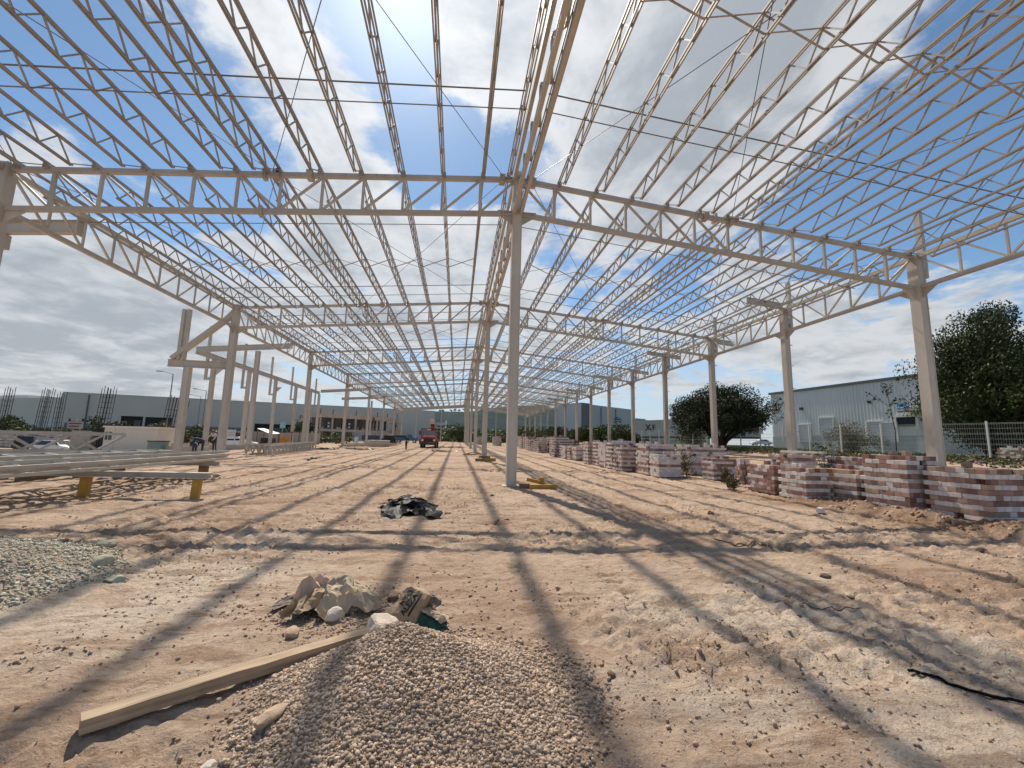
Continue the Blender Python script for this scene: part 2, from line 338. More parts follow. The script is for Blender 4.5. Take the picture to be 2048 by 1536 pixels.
def ground_material():
    m = bpy.data.materials.new('pale_dirt'); m.use_nodes = True; nt = m.node_tree; b = nt.nodes['Principled BSDF']; N = nt.nodes.new; L = nt.links.new
    b.inputs['Roughness'].default_value = 0.95; b.inputs['Specular IOR Level'].default_value = 0.05
    g = N('ShaderNodeNewGeometry'); pos = g.outputs['Position']
    def noise(s, d=6, r=.55, stretch=None, dist=0):
        n = N('ShaderNodeTexNoise'); n.inputs['Scale'].default_value = s; n.inputs['Detail'].default_value = d; n.inputs['Roughness'].default_value = r; n.inputs['Distortion'].default_value = dist
        src = pos
        if stretch: mp = N('ShaderNodeMapping'); mp.inputs['Scale'].default_value = stretch; L(pos, mp.inputs[0]); src = mp.outputs[0]
        L(src, n.inputs['Vector']); return n.outputs[0]
    def ramp(f, a, b_, ca=None, cb=None):
        r = N('ShaderNodeValToRGB'); r.color_ramp.elements[0].position = a; r.color_ramp.elements[1].position = b_
        if ca: r.color_ramp.elements[0].color = (*ca, 1); r.color_ramp.elements[1].color = (*cb, 1)
        L(f, r.inputs[0]); return r.outputs[0]
    def mix(f, a, b_, typ='MIX'):
        x = N('ShaderNodeMix'); x.data_type = 'RGBA'; x.blend_type = typ
        for i, v in ((0, f), (6, a), (7, b_)):
            if hasattr(v, 'default_value'): L(v, x.inputs[i])
            else: x.inputs[i].default_value = v if i == 0 else (*v, 1)
        return x.outputs[2]
    def blob(cx, cy, r):
        d = N('ShaderNodeVectorMath'); d.operation = 'DISTANCE'; mp = N('ShaderNodeMapping'); mp.inputs['Scale'].default_value = (1, 1, 0); L(pos, mp.inputs[0]); L(mp.outputs[0], d.inputs[0]); d.inputs[1].default_value = (cx, cy, 0)
        mr = N('ShaderNodeMapRange'); mr.interpolation_type = 'SMOOTHSTEP'; mr.inputs[1].default_value = r*.2; mr.inputs[2].default_value = r; mr.inputs[3].default_value = 1; mr.inputs[4].default_value = 0
        L(d.outputs['Value'], mr.inputs[0]); return mr.outputs[0]
    def mth(op, a, b_, clamp=True):
        x = N('ShaderNodeMath'); x.operation = op; x.use_clamp = clamp
        for i, v in enumerate((a, b_)):
            if hasattr(v, 'default_value'): L(v, x.inputs[i])
            else: x.inputs[i].default_value = v
        return x.outputs[0]
    base = ramp(noise(.7, 8, .62), .3, .7, (.40, .288, .212), (.56, .435, .335))
    base = mix(ramp(noise(2.3, 8, .65, (1, 2.6, 1), .4), .42, .62), base, (.50, .375, .28))
    # red-brown worked patches
    base = mix(mth('MULTIPLY', ramp(noise(.33, 6, .6), .48, .62), .7), base, (.33, .215, .152))
    # powdery white caliche, thickest where lime and gravel were dumped
    wb = mth('ADD', mth('ADD', blob(3.2, 3.4, 2.8), blob(-3.2, 4.8, 2.6)), mth('MULTIPLY', blob(-3.0, 7.4, 1.6), .9))
    white = ramp(mth('ADD', noise(1.1, 9, .68, None, .5), mth('MULTIPLY', wb, .26)), .56, .80)
    base = mix(mth('MULTIPLY', white, .65), base, (.64, .56, .465))
    # grey-green crushed stone dust round the left heap
    base = mix(mth('MULTIPLY', blob(GL[0], GL[1], 2.6), ramp(noise(3.1, 8, .7), .3, .6)), base, (.40, .37, .29))
    base = mix(mth('MULTIPLY', mth('MAXIMUM', blob(11.2, 8.6, 3.0), blob(10.6, 11.5, 2.2)), ramp(noise(1.6, 7, .6), .25, .5)), base, (.225, .135, .085))
    # dark mottling, colour standing in for shade between dirt lumps
    base = mix(mth('MULTIPLY', ramp(noise(5.5, 9, .72, (1, 2.2, 1), .8), .54, .64), .55), base, (.24, .155, .105))
    # dragged streaks left by machines, crossing the site
    streak = ramp(noise(3.2, 9, .70, (.34, 1.9, 1), .7), .515, .585)
    base = mix(mth('MULTIPLY', streak, .60), base, (.26, .165, .11))
    base = mix(mth('MULTIPLY', ramp(noise(3.4, 8, .66, (.38, 2.3, 1), .5), .58, .68), .5), base, (.64, .525, .415))
    # fine speckle and clods
    base = mix(mth('MULTIPLY', ramp(noise(24, 5, .75), .50, .66), .45), base, (.20, .135, .09))
    base = mix(mth('MULTIPLY', ramp(noise(60, 3, .8), .56, .7), .4), base, (.54, .45, .35))
    # weeds: grassy land beyond the fence and round the plot
    sx = N('ShaderNodeSeparateXYZ'); L(pos, sx.inputs[0])
    wob = mth('MULTIPLY', mth('SUBTRACT', noise(.12, 5), .5, False), 16, False)
    def step(v, a, b_):
        mr = N('ShaderNodeMapRange'); mr.interpolation_type = 'SMOOTHSTEP'; mr.inputs[1].default_value = a; mr.inputs[2].default_value = b_; L(v, mr.inputs[0]); return mr.outputs[0]
    gr = mth('MAXIMUM', step(mth('ADD', sx.outputs[0], mth('MULTIPLY', wob, .25, False), False), 22.5, 25.5), mth('MAXIMUM', step(mth('ADD', sx.outputs[1], wob, False), 128, 140), step(mth('MULTIPLY', mth('ADD', sx.outputs[0], wob, False), -1, False), 52, 60)))
    gcol = ramp(noise(.45, 8, .65), .3, .72, (.045, .060, .014), (.17, .145, .06))
    base = mix(gr, base, gcol)
    L(base, b.inputs['Base Color'])
    h = mth('ADD', mth('MULTIPLY', noise(14, 8, .72), .8, False), mth('MULTIPLY', noise(55, 5, .7), .35, False), False)
    bp = N('ShaderNodeBump'); bp.inputs['Strength'].default_value = .9; bp.inputs['Distance'].default_value = .055; L(h, bp.inputs['Height']); L(bp.outputs[0], b.inputs['Normal'])
    return m
DIRT = ground_material()
ny, nx = GX.shape
idx = np.arange(nx*ny).reshape(ny, nx)
Fq = np.stack([idx[:-1, :-1], idx[:-1, 1:], idx[1:, 1:], idx[1:, :-1]], -1).reshape(-1, 4)
ground = nparr_mesh('ground', np.stack([GX, GY, GZ], -1).reshape(-1, 3), Fq, DIRT, smooth=True)
structure(ground, 'dusty tan construction site ground with tyre ruts')
def gd(x, y): return float(full_ground(np.array([float(x)]), np.array([float(y)]))[0])

# ------------------------------------------------------------------ stones
ICO = None
def stone_cloud(name, P, R, mats, parent=None, flat=0.75, seed=3):
    rg = np.random.default_rng(seed); n = len(P)
    base = np.array([(-1, -1, -1), (1, -1, -1), (1, 1, -1), (-1, 1, -1), (-1, -1, 1), (1, -1, 1), (1, 1, 1), (-1, 1, 1)], float)*.62
    fq = np.array([(3, 2, 1, 0), (4, 5, 6, 7), (0, 1, 5, 4), (1, 2, 6, 5), (2, 3, 7, 6), (3, 0, 4, 7)])
    V = base[None]+rg.normal(0, .20, (n, 8, 3)); V[:, 4:, :2] *= .78
    V *= (R[:, None]*rg.uniform(.7, 1.3, (n, 3)))[:, None, :]; V[:, :, 2] *= flat
    a = rg.uniform(0, 6.28, n); t = rg.normal(0, .5, n)
    ca, sa = np.cos(a)[:, None], np.sin(a)[:, None]; ct, st = np.cos(t)[:, None], np.sin(t)[:, None]
    y, z = V[:, :, 1]*ct-V[:, :, 2]*st, V[:, :, 1]*st+V[:, :, 2]*ct; x = V[:, :, 0]
    V = np.stack([x*ca-y*sa, x*sa+y*ca, z], -1)+P[:, None, :]
    F = (fq[None]+(np.arange(n)*8)[:, None, None]).reshape(-1, 4)
    o = nparr_mesh(name, V.reshape(-1, 3), F, mats, parent)
    if len(mats) > 1: o.data.polygons.foreach_set('material_index', np.repeat(rg.integers(0, len(mats), n), 6).astype(np.int32))
    o['kind'] = 'stuff'; return o
GRAV = [mat('gravel_tan', (.41, .305, .225), .9, var=.2, scale=30), mat('gravel_brown', (.30, .215, .155), .9, var=.2, scale=30), mat('gravel_pale', (.50, .395, .305), .9, var=.2, scale=30), mat('gravel_mid', (.37, .275, .205), .9, var=.2, scale=30)]
GRAY = [mat('gravel_grey', (.40, .375, .305), .9, var=.2, scale=30), mat('gravel_greygreen', (.32, .305, .24), .9, var=.2, scale=30), mat('gravel_chalk', (.48, .455, .385), .9, var=.2, scale=30)]
def scatter(n, hf, box, thr, rmin, rmax, pw, seed, edge=0.0):
    rg = np.random.default_rng(seed); x = rg.uniform(box[0], box[1], n*4); y = rg.uniform(box[2], box[3], n*4); h = hf(x, y)
    keep = (h > thr) | ((rg.random(n*4) < edge) & (h > 0)); x, y = x[keep][:n], y[keep][:n]
    r = rmin+(rmax-rmin)*rg.random(len(x))**pw
    z = full_ground(x, y)+r*.25
    return np.stack([x, y, z], -1), r
def heap_prob(x, y):
    dx = x-GP[0]; dy = y-GP[1]; r = np.hypot(dx/np.where(dx > 0, 1.15, .82), dy/np.where(dy > 0, .75, 1.5))+.35*fbm(x*2.3, y*2.3, 3); return sst(1.35, .66, r)**1.5-np.random.default_rng(77).random(len(x))
P_, R_ = scatter(42000, heap_prob, (-1.9, 1.9, 1.6, 4.2), .0, .004, .0185, 3.4, 5)
tag(stone_cloud('gravel_heap', P_, R_, GRAV, seed=1), 'tan gravel heap in the foreground beside the wooden beam', 'gravel')
P_, R_ = scatter(26000, heap_left, (-8, -3.4, 3.4, 7.2), .03, .006, .024, 3.6, 6)
tag(stone_cloud('gravel_heap', P_, R_, GRAY, seed=2), 'pale grey-green gravel heap at the left edge', 'gravel')
rg = np.random.default_rng(8)
x = np.concatenate([rg.normal(-1.05, .30, 2600), rg.normal(-.5, .2, 900)]); y = np.concatenate([rg.normal(4.32, .28, 2600), rg.normal(4.25, .2, 900)]); R_ = .004+.013*rg.random(len(x))**2.5
tag(stone_cloud('sack_gravel', np.stack([x, y, full_ground(x, y)+R_*.2], -1), R_, [GRAV[1], GRAV[3], GRAV[0]], seed=15), 'dark spilled gravel around the crumpled paper sacks', 'gravel')
x = np.concatenate([rg.uniform(-9, 9, 9000), rg.normal(-3.6, .9, 1800), rg.normal(1.6, 1.1, 2500)]); y = np.concatenate([2.0+13*rg.random(9000)**1.6, rg.normal(5.0, .8, 1800), rg.normal(3.2, .7, 2500)])
k = (y > 1.7) & (vnoise(x*.8+3, y*.8) > .38); x, y = x[k], y[k]; R_ = .004+.016*rg.random(len(x))**4
tag(stone_cloud('scattered_pebbles', np.stack([x, y, full_ground(x, y)+R_*.2], -1), R_, GRAV[:2]+[GRAV[3]], seed=4), 'small pebbles and clods strewn over the dirt floor', 'pebbles')
xx = rg.uniform(-10, 9, 60000); yy = 1.9+15*rg.random(60000)**1.5; kk = (vnoise(xx*1.1+8, yy*1.1+2)+.35*(vnoise(xx*4, yy*4)-.5) > .60); xx, yy = xx[kk][:15000], yy[kk][:15000]; R_ = .004+.020*rg.random(len(xx))**3.2
tag(stone_cloud('crumbled_dirt', np.stack([xx, yy, full_ground(xx, yy)+R_*.1], -1), R_, [mat('dirt_crumb', (.47, .35, .26), .95, var=.2, scale=20), mat('dirt_crumb_brown', (.29, .195, .135), .95, var=.2, scale=20), GRAV[3]], seed=14), 'crumbled lumps of dry dirt lying in patches on the site floor', 'dirt')
x = rg.uniform(9.6, 12.2, 1500); y = rg.uniform(5.5, 13.5, 1500); R_ = .012+.05*rg.random(1500)**4
k = berm(x, y) > .02; x, y, R_ = x[k], y[k], R_[k]
tag(stone_cloud('earth_clods', np.stack([x, y, full_ground(x, y)+R_*.2], -1), R_, [mat('clod_brown', (.27, .165, .10), .95, var=.3, scale=12), GRAV[0]], seed=9), 'brown clods on the earth bank in front of the brick pallets', 'clods')

def rock(name, label, x, y, r, m, seed, squash=(1, 1, .7), dz=0.0, group=None, z=None):
    bm = bmesh.new(); bmesh.ops.create_icosphere(bm, subdivisions=3, radius=1); rr = random.Random(seed)
    off = [rr.uniform(0, 50) for _ in range(3)]
    from mathutils import noise as mn
    planes = [(Vector((rr.gauss(0, 1), rr.gauss(0, 1), rr.gauss(0, 1))).normalized(), rr.uniform(.62, .92)) for _ in range(9)]
    for v in bm.verts:
        p = v.co.copy(); d = 1.0
        for n_, h in planes:
            t = p.dot(n_)
            if t > h: p -= n_*(t-h)
        d = 1+.10*mn.noise(p*1.8+Vector(off))+.05*mn.noise(p*5+Vector(off))
        v.co = Vector((p.x*d*r*squash[0], p.y*d*r*squash[1], p.z*d*r*squash[2]))
    me = bpy.data.meshes.new(name); bm.to_mesh(me); bm.free(); me.materials.append(m)
    o = link(name, me, None, (x, y, (gd(x, y) if z is None else z)+r*squash[2]*.45+dz), None, (0, 0, rr.uniform(0, 6)))
    return tag(o, label, 'rock', group)
RK = mat('rock_tan', (.42, .31, .215), .9, var=.25, scale=9, bump=.4, bscale=30); RKW = mat('rock_white', (.62, .56, .48), .85, var=.2, scale=7, bump=.4, bscale=25); RKD = mat('rock_dark', (.16, .105, .07), .9, var=.3, scale=9, bump=.4, bscale=30)
rocks = [('smooth pale heart-shaped rock in front of the crumpled paper sacks', -1.005, 4.12, .085, RKW, (1, .9, .85)),
         ('angular beige rock below the heart-shaped rock by the sacks', -1.25, 3.83, .075, RK, (1.2, .7, .6)),
         ('flat tan stone half sunk in the near left of the gravel heap', -.92, 2.62, .085, RK, (1.5, .6, .5)),
         ('brown clod between the two cement sacks', -.56, 4.55, .055, RKD, (1.2, 1, .8)),
         ('dark lump on the dirt on the nearest girder shadow', 1.76, 7.70, .05, RKD, (.9, .9, 1.1)),
         ('brown clod just right of the black plastic sheet', -.12, 9.75, .07, RKD, (1.4, 1, .6)),
         ('small dark lump in front of the nearest centre column', 1.1, 12.6, .07, RKD, (1.2, 1, .7)),
         ('reddish stone near the right, closest to the brick pallets', 5.98, 9.55, .075, RKD, (1.2, 1, .8)),
         ('dark stone beside the bent wire on the right', 5.15, 6.75, .045, RKD, (1, 1, .9)),
         ('brown stone below the bent wire on the right', 4.66, 5.02, .055, RKD, (1.5, .9, .6)),
         ('flat grey-brown stone lower right of the bent wire', 4.43, 4.45, .05, RK, (1.5, 1, .5)),
         ('stone on the right between wire and tyre marks', 3.35, 5.0, .04, RKD, (1.3, 1, .6)),
         ('small pale stone in the middle foreground tyre mark', 1.35, 4.05, .035, RK, (1.3, 1, .6)),
         ('dark small stone below the middle tyre marks', 1.12, 3.03, .028, RKD, (1.2, 1, .7)),
         ('pale round pebble at the bottom edge left of the gravel', -1.12, 2.42, .035, RKW, (1, 1, .7)),
         ('stone at the toe of the pale left gravel heap, larger one', -3.95, 5.6, .10, mat('rock_greygreen', (.36, .35, .27), .9, var=.25, scale=9, bump=.4, bscale=30), (1.3, .9, .7)),
         ('stone at the toe of the pale left gravel heap, flatter one', -3.55, 5.25, .09, mat('rock_greygreen', (.3, .3, .2)), (1.5, .9, .5)),
         ('stone behind the pale left gravel heap', -4.75, 6.75, .10, mat('rock_greygreen', (.3, .3, .2)), (1.3, .9, .8)),
         ('brown stone on the toe of the earth bank at right', 8.6, 6.15, .085, RKD, (1.6, 1, .6)),
         ('small stone in front of the earth bank at right', 8.5, 8.3, .06, RK, (1.4, 1, .6))]
for i, (lb, x, y, r, m, sq) in enumerate(rocks): rock('rock', lb, x, y, r, m, 40+i, sq)
# ------------------------------------------------------------------ steel frame
XL, XC, XR = -15.66, 2.0, 19.96
Y1, DB = 15.5, 15.4
ZR, SLL, SLR = 12.06, 0.0863, 0.1007
NF = 8
FY = [Y1+k*DB for k in range(NF)]
def roofz(x): return ZR-(XC-x)*SLL if x <= XC else ZR-(x-XC)*SLR
GDEP = 1.45
NEARW = ['nearest', 'second', 'third', 'fourth', 'fifth', 'sixth', 'seventh', 'farthest']
ROWN = {XL: 'left', XC: 'centre', XR: 'right'}

def gusset(mb, c, sx, sy, t=.03, drop=.38, run=.6):
    """triangular plate under a bottom chord, leaving column centre c towards (sx, sy)"""
    d = Vector((sx, sy, 0)); c = Vector(c); n = Vector((-sy, sx, 0))*t
    p = [c+d*.17+Vector((0, 0, .1)), c+d*(.17+run)+Vector((0, 0, .1)), c+d*(.17+run)+Vector((0, 0, -.08)), c+d*.17+Vector((0, 0, -.1-drop))]
    mb.prism([q-n/2 for q in p], n)

BOLT_ME = {}
def bolt_mesh():
    if 'b' not in BOLT_ME:
        b = MB().tube((0, -.014, 0), (0, .014, 0), .019, 6); me = b.mesh('bolt'); me.materials.append(BOLT); BOLT_ME['b'] = me
    return BOLT_ME['b']

def column(x, y, ztop, label, w=.33, cleat=0, group='steel columns', gus=(), zb=None, base=True, bolts=False, name='steel_column', zgus=None, plate=True):
    zb = gz(x, y) if zb is None else zb
    t = thing(name, label, 'column', (x, y, zb), group)
    s = MB(); s.box2((x-w*.42, y-w/2, zb+.02), (x+w*.42, y+w/2, ztop))
    for sg in (-1, 1): s.box2((x+sg*w*.42, y-w*.56, zb+.02), (x+sg*w*.5, y+w*.56, ztop))
    s.build('shaft', STEEL, t)
    if base:
        MB().box2((x-w*.85, y-w*.85, zb-.10), (x+w*.85, y+w*.85, zb+.02)).build('base_plate', STEELD, t)
    if gus:
        for sx, sy in gus: g = MB(); gusset(g, (x, y, zgus), sx, sy); g.build('gusset_plate', STEEL, t)
    if cleat:
        for zc in (1.9, 3.2, 4.5, 5.9, 7.2, 8.45, 8.85):
            if zc < ztop-.9: MB().prism([(x+cleat*w*.5, y-.09, zb+zc), (x+cleat*(w*.5+.3), y-.03, zb+zc), (x+cleat*(w*.5+.3), y+.03, zb+zc), (x+cleat*w*.5, y+.09, zb+zc)], (0, 0, .03)).build('girt_cleat', STEEL, t)
    if bolts:
        for dz in (ZR-.09, ZR-GDEP-.09):
            for dx in (-.62, -.5, -.38, -.26, .26, .38, .5, .62):
                o = link('bolt', bolt_mesh(), t, (dx, -.115, roofz(x+dx)-ZR+dz-zb))
    return t

def girder(k, side):
    y = FY[k]; x0, x1 = (XL, XC) if side < 0 else (XC, XR)
    sn = 'left' if side < 0 else 'right'
    t = thing('roof_girder', f'cream steel roof girder spanning {sn} of the centre columns, {NEARW[k]} frame from the camera', 'girder', ((x0+x1)/2, y, 0), 'transverse roof girders')
    a, b = x0+.17, x1-.17; off = -.10; cw = .15
    if k == NF-1:
        MB().bar((a, y, roofz(a)-.75), (b, y, roofz(b)-.75), .3, .75).build('box_beam', STEEL, t); return
    MB().bar((a, y, roofz(a)+off), (b, y, roofz(b)+off), cw, .17).build('top_chord', STEEL, t)
    MB().bar((a, y, roofz(a)+off-GDEP), (b, y, roofz(b)+off-GDEP), cw, .17).build('bottom_chord', STEEL, t)
    n = 12; nodes = [x0+(x1-x0)*i/n for i in range(n+1)]
    for i in range(1, n):
        x = nodes[i]; MB().bar((x, y, roofz(x)+off-.08), (x, y, roofz(x)+off-GDEP+.08), .09 if i not in (1, n-1) else .12, .09, (0, 1, 0)).build('vertical_web', STEEL, t)
    for i in range(n):
        xa, xb = nodes[i], nodes[i+1]
        xa += .15 if i == 0 else .04; xb -= .15 if i == n-1 else .04
        if i < n//2: p, q = (xa, y, roofz(xa)+off-.08), (xb, y, roofz(xb)+off-GDEP+.08)
        else: p, q = (xa, y, roofz(xa)+off-GDEP+.08), (xb, y, roofz(xb)+off-.08)
        MB().bar(p, q, .075, .075, (0, 1, 0)).build('diagonal_web', STEEL, t)
    if k < 2:
        for xm in ((x0+x1)/2,):
            for dz in (off, off-GDEP):
                [MB().box((xm-e_, y, roofz(xm-e_)+dz), (.05, .30, .36)).build('splice_plate', STEEL, t) for e_ in (.62, .55)]
        for xm in (XC+side*.62, (x0+x1)/2+.15*side, (x0+x1)/2-1.0*side):
            g = MB(); g.box((xm, y, roofz(xm)+off), (.22, .34, .30)); g.build('rod_clamp', STEELD, t)

def edge_truss(x, b):
    """longitudinal truss between two frames, bay b = 0 is overhead"""
    y0, y1 = Y1+(b-1)*DB+.17, Y1+b*DB-.17
    z1 = roofz(x)-.10; z0 = z1-GDEP+(.04 if x != XC else 0)
    bayn = 'overhead bay' if b == 0 else f'{ORD[b-1]} bay beyond the nearest frame'
    rn = {XL: 'along the left eave', XC: 'along the ridge', XR: 'along the right eave'}[x]
    t = thing('longitudinal_truss', f'heavy cream steel truss {rn}, {bayn}', 'truss', (x, (y0+y1)/2, 0), 'longitudinal trusses between columns')
    for z, nm in ((z1, 'top_chord'), (z0, 'bottom_chord')):
        mb = MB()
        if x == XC:
            for dx in (-.14, .14): mb.box2((x+dx-.06, y0, z-.10), (x+dx+.06, y1, z+.10))
        else: mb.box2((x-.075, y0, z-.085), (x+.075, y1, z+.085))
        mb.build(nm, STEEL, t)
    n = 10; nodes = [y0+(y1-y0)*i/n for i in range(n+1)]
    webs = []
    for i in range(1, n):
        webs.append(('vertical_web', (x, nodes[i], z1-.08), (x, nodes[i], z0+.08)))
    for i in range(n):
        ya, yb = nodes[i]+.04, nodes[i+1]-.04
        half = n//2 if x != XR else (i//5*5+2.5)
        up = (i < half)
        webs.append(('diagonal_web', (x, ya, (z1-.08) if up else (z0+.08)), (x, yb, (z0+.08) if up else (z1-.08))))
    if b <= 3:
        for nm, p, q in webs: MB().bar(p, q, .07, .07, (1, 0, 0)).build(nm, STEEL, t)
    else:
        mb = MB()
        for nm, p, q in webs: mb.bar(p, q, .07, .07, (1, 0, 0))
        mb.build('web', STEEL, t)['kind'] = 'stuff'

# ---- light roof trusses (purlins): one set of shared meshes
PT, PB, PAN = .10, -.54, DB/15
def purlin_meshes():
    d = {}
    L = DB
    mb = MB()
    for dx in (-.035, .035): mb.box2((dx-.019, -L/2+.02, PT-.03), (dx+.019, L/2-.02, PT+.03))
    d['top'] = mb.mesh('top_chord')
    mb = MB()
    for dx in (-.035, .035): mb.box2((dx-.019, -L/2+PAN*.93, PB-.026), (dx+.019, L/2-PAN*.93, PB+.026))
    d['bot'] = mb.mesh('bottom_chord')
    tmp = MB().bar((0, -PAN/2, PT-.02), (0, 0, PB+.02), .034, .040, (1, 0, 0)); d['w1'] = tmp.mesh('web_bar')
    tmp = MB().bar((0, 0, PB+.02), (0, PAN/2, PT-.02), .034, .040, (1, 0, 0)); d['w2'] = tmp.mesh('web_bar')
    tmp = MB().bar((0, -PAN, PT-.02), (0, 0, PB+.02), .034, .04, (1, 0, 0)); d['e1'] = tmp.mesh('web_bar')
    tmp = MB().bar((0, 0, PB+.02), (0, PAN, PT-.02), .034, .04, (1, 0, 0)); d['e2'] = tmp.mesh('web_bar')
    mb = MB()
    for j in range(1, 15):
        yc = -L/2+j*PAN
        mb.bar((0, yc-(PAN if j == 1 else PAN/2), PT-.02), (0, yc, PB+.02), .034, .040, (1, 0, 0)); mb.bar((0, yc, PB+.02), (0, yc+(PAN if j == 14 else PAN/2), PT-.02), .034, .040, (1, 0, 0))
    d['allweb'] = mb.mesh('web')
    d['seat'] = MB().box((0, 0, -.02), (.16, .14, .18)).mesh('seat')
    for m in d.values(): m.materials.append(STEELP)
    return d
PM = purlin_meshes()
def purlin(x, b, label):
    yc = Y1+(b-.5)*DB; z = roofz(x)
    t = thing('roof_truss', label, 'roof truss', (x, yc, z), 'light roof trusses')
    link('top_chord', PM['top'], t); link('bottom_chord', PM['bot'], t); link('seat', PM['seat'], t, (0, -DB/2+.1, 0)); link('seat', PM['seat'], t, (0, DB/2-.1, 0))
    if b <= 2:
        for j in range(1, 15):
            yo = -DB/2+j*PAN
            link('web_bar', PM['e1'] if j == 1 else PM['w1'], t, (0, yo, 0)); link('web_bar', PM['e2'] if j == 14 else PM['w2'], t, (0, yo, 0))
    else: link('web', PM['allweb'], t)['kind'] = 'stuff'
LEFTX = [1.62, .61, -.91, -2.44, -3.99, -5.45, -6.90, -7.33, -8.37, -9.87, -11.37, -12.90, -14.40, -15.28]
RIGHTX = [2.42, 3.68, 5.22, 6.73, 8.24, 9.68, 10.92, 11.33, 12.48, 13.97, 15.50, 17.06, 18.55, 19.58]
BAYN = ['overhead bay'] + [f'bay behind {ORD[b]} girder' for b in range(7)]
for b in range(8):
    for side, XS in (('left', LEFTX), ('right', RIGHTX)):
        for i, x in enumerate(XS):
            purlin(x, b, f'slender lattice roof truss, {ORD[i]} {side} of the ridge, {BAYN[b]}')
for k in range(NF):
    for s in (-1, 1): girder(k, s)
for b in range(8):
    for x in (XL, XC, XR): edge_truss(x, b)
# columns
for k in range(NF):
    y = FY[k]; zg = ZR-.10-GDEP
    column(XC, y, ZR+.18, f'tall cream steel column in the centre row, {NEARW[k]} from the camera', .36 if k == 0 else .34, gus=((1, 0), (-1, 0)), zgus=zg, bolts=(k == 0), group='centre row columns')
    zl = roofz(XL)
    if k == 0:
        column(XL, y, zl+.10, 'tall cream steel column at the left edge, nearest in the left row', .34, gus=((1, 0), (0, 1)), zgus=zl-.10-GDEP, group='left row columns')
    else:
        column(XL, y, zl+.10, f'tall cream steel column under the left eave, {NEARW[k]} frame from the camera', .38 if k == 1 else .34, gus=((1, 0), (0, 1), (0, -1)), zgus=zl-.10-GDEP, group='left row columns')
for j in range(2*NF-1):
    y = Y1+j*DB/2; zr_ = roofz(XR); main = j % 2 == 0
    column(XR, y, zr_-(.02 if main else .0), f'cream steel column in the right row, {ORD[j]} from the camera', .38 if j == 0 else .33, cleat=1 if j < 9 else 0, gus=((-1, 0), (0, 1), (0, -1)) if main else ((0, 1), (0, -1)), zgus=zr_-.10-GDEP, group='right row columns')
    # parapet post on the outer face
    px_ = XR+.42
    t = thing('parapet_post', f'cream steel parapet post fixed outside the right row, {ORD[j]} from the camera', 'post', (px_, y, 0), 'right parapet posts')
    top = zr_+(2.1 if j == 0 else 1.7); bot = zr_-(1.05 if j == 0 else 1.35)
    MB().box2((px_-.09, y-.12, bot), (px_+.09, y+.12, top)).build('post_shaft', STEEL, t)
    MB().box2((px_-.28, y-.10, bot+.3), (px_-.09, y+.10, bot+.42)).build('bracket', STEEL, t)
    # bracket beams for the eaves canopy
    if not main:
        a, b_ = XR-(2.6 if j == 1 else 1.9), XR+(-.2 if j == 1 else 1.6)
        t = thing('canopy_beam', f'short cream beam crossing the head of the {ORD[j]} right-row column', 'beam', (XR, y, 0), 'right canopy beams')
        zz = zr_-.15+.18
        MB().bar((a, y-.2, zz+.02+(XR-a)*SLR), (b_, y-.2, zz+.02+(XR-b_)*SLR), .02, .34).build('beam_web', STEEL, t)
        for dz in (-.17, .17): MB().bar((a, y-.2, zz+dz+(XR-a)*SLR), (b_, y-.2, zz+dz+(XR-b_)*SLR), .18, .02).build('flange', STEEL, t)
    elif j > 0:
        t = thing('canopy_beam', f'short cream beam jutting outward from the {ORD[j]} right-row column', 'beam', (XR+1, y, 0), 'right canopy beams')
        zz = zr_-.25
        MB().bar((XR+.2, y, zz), (XR+2.0, y, zz-.18), .02, .34).build('beam_web', STEEL, t)
        for dz in (-.17, .17): MB().bar((XR+.2, y, zz+dz), (XR+2.0, y, zz-.18+dz), .18, .02).build('flange', STEEL, t)

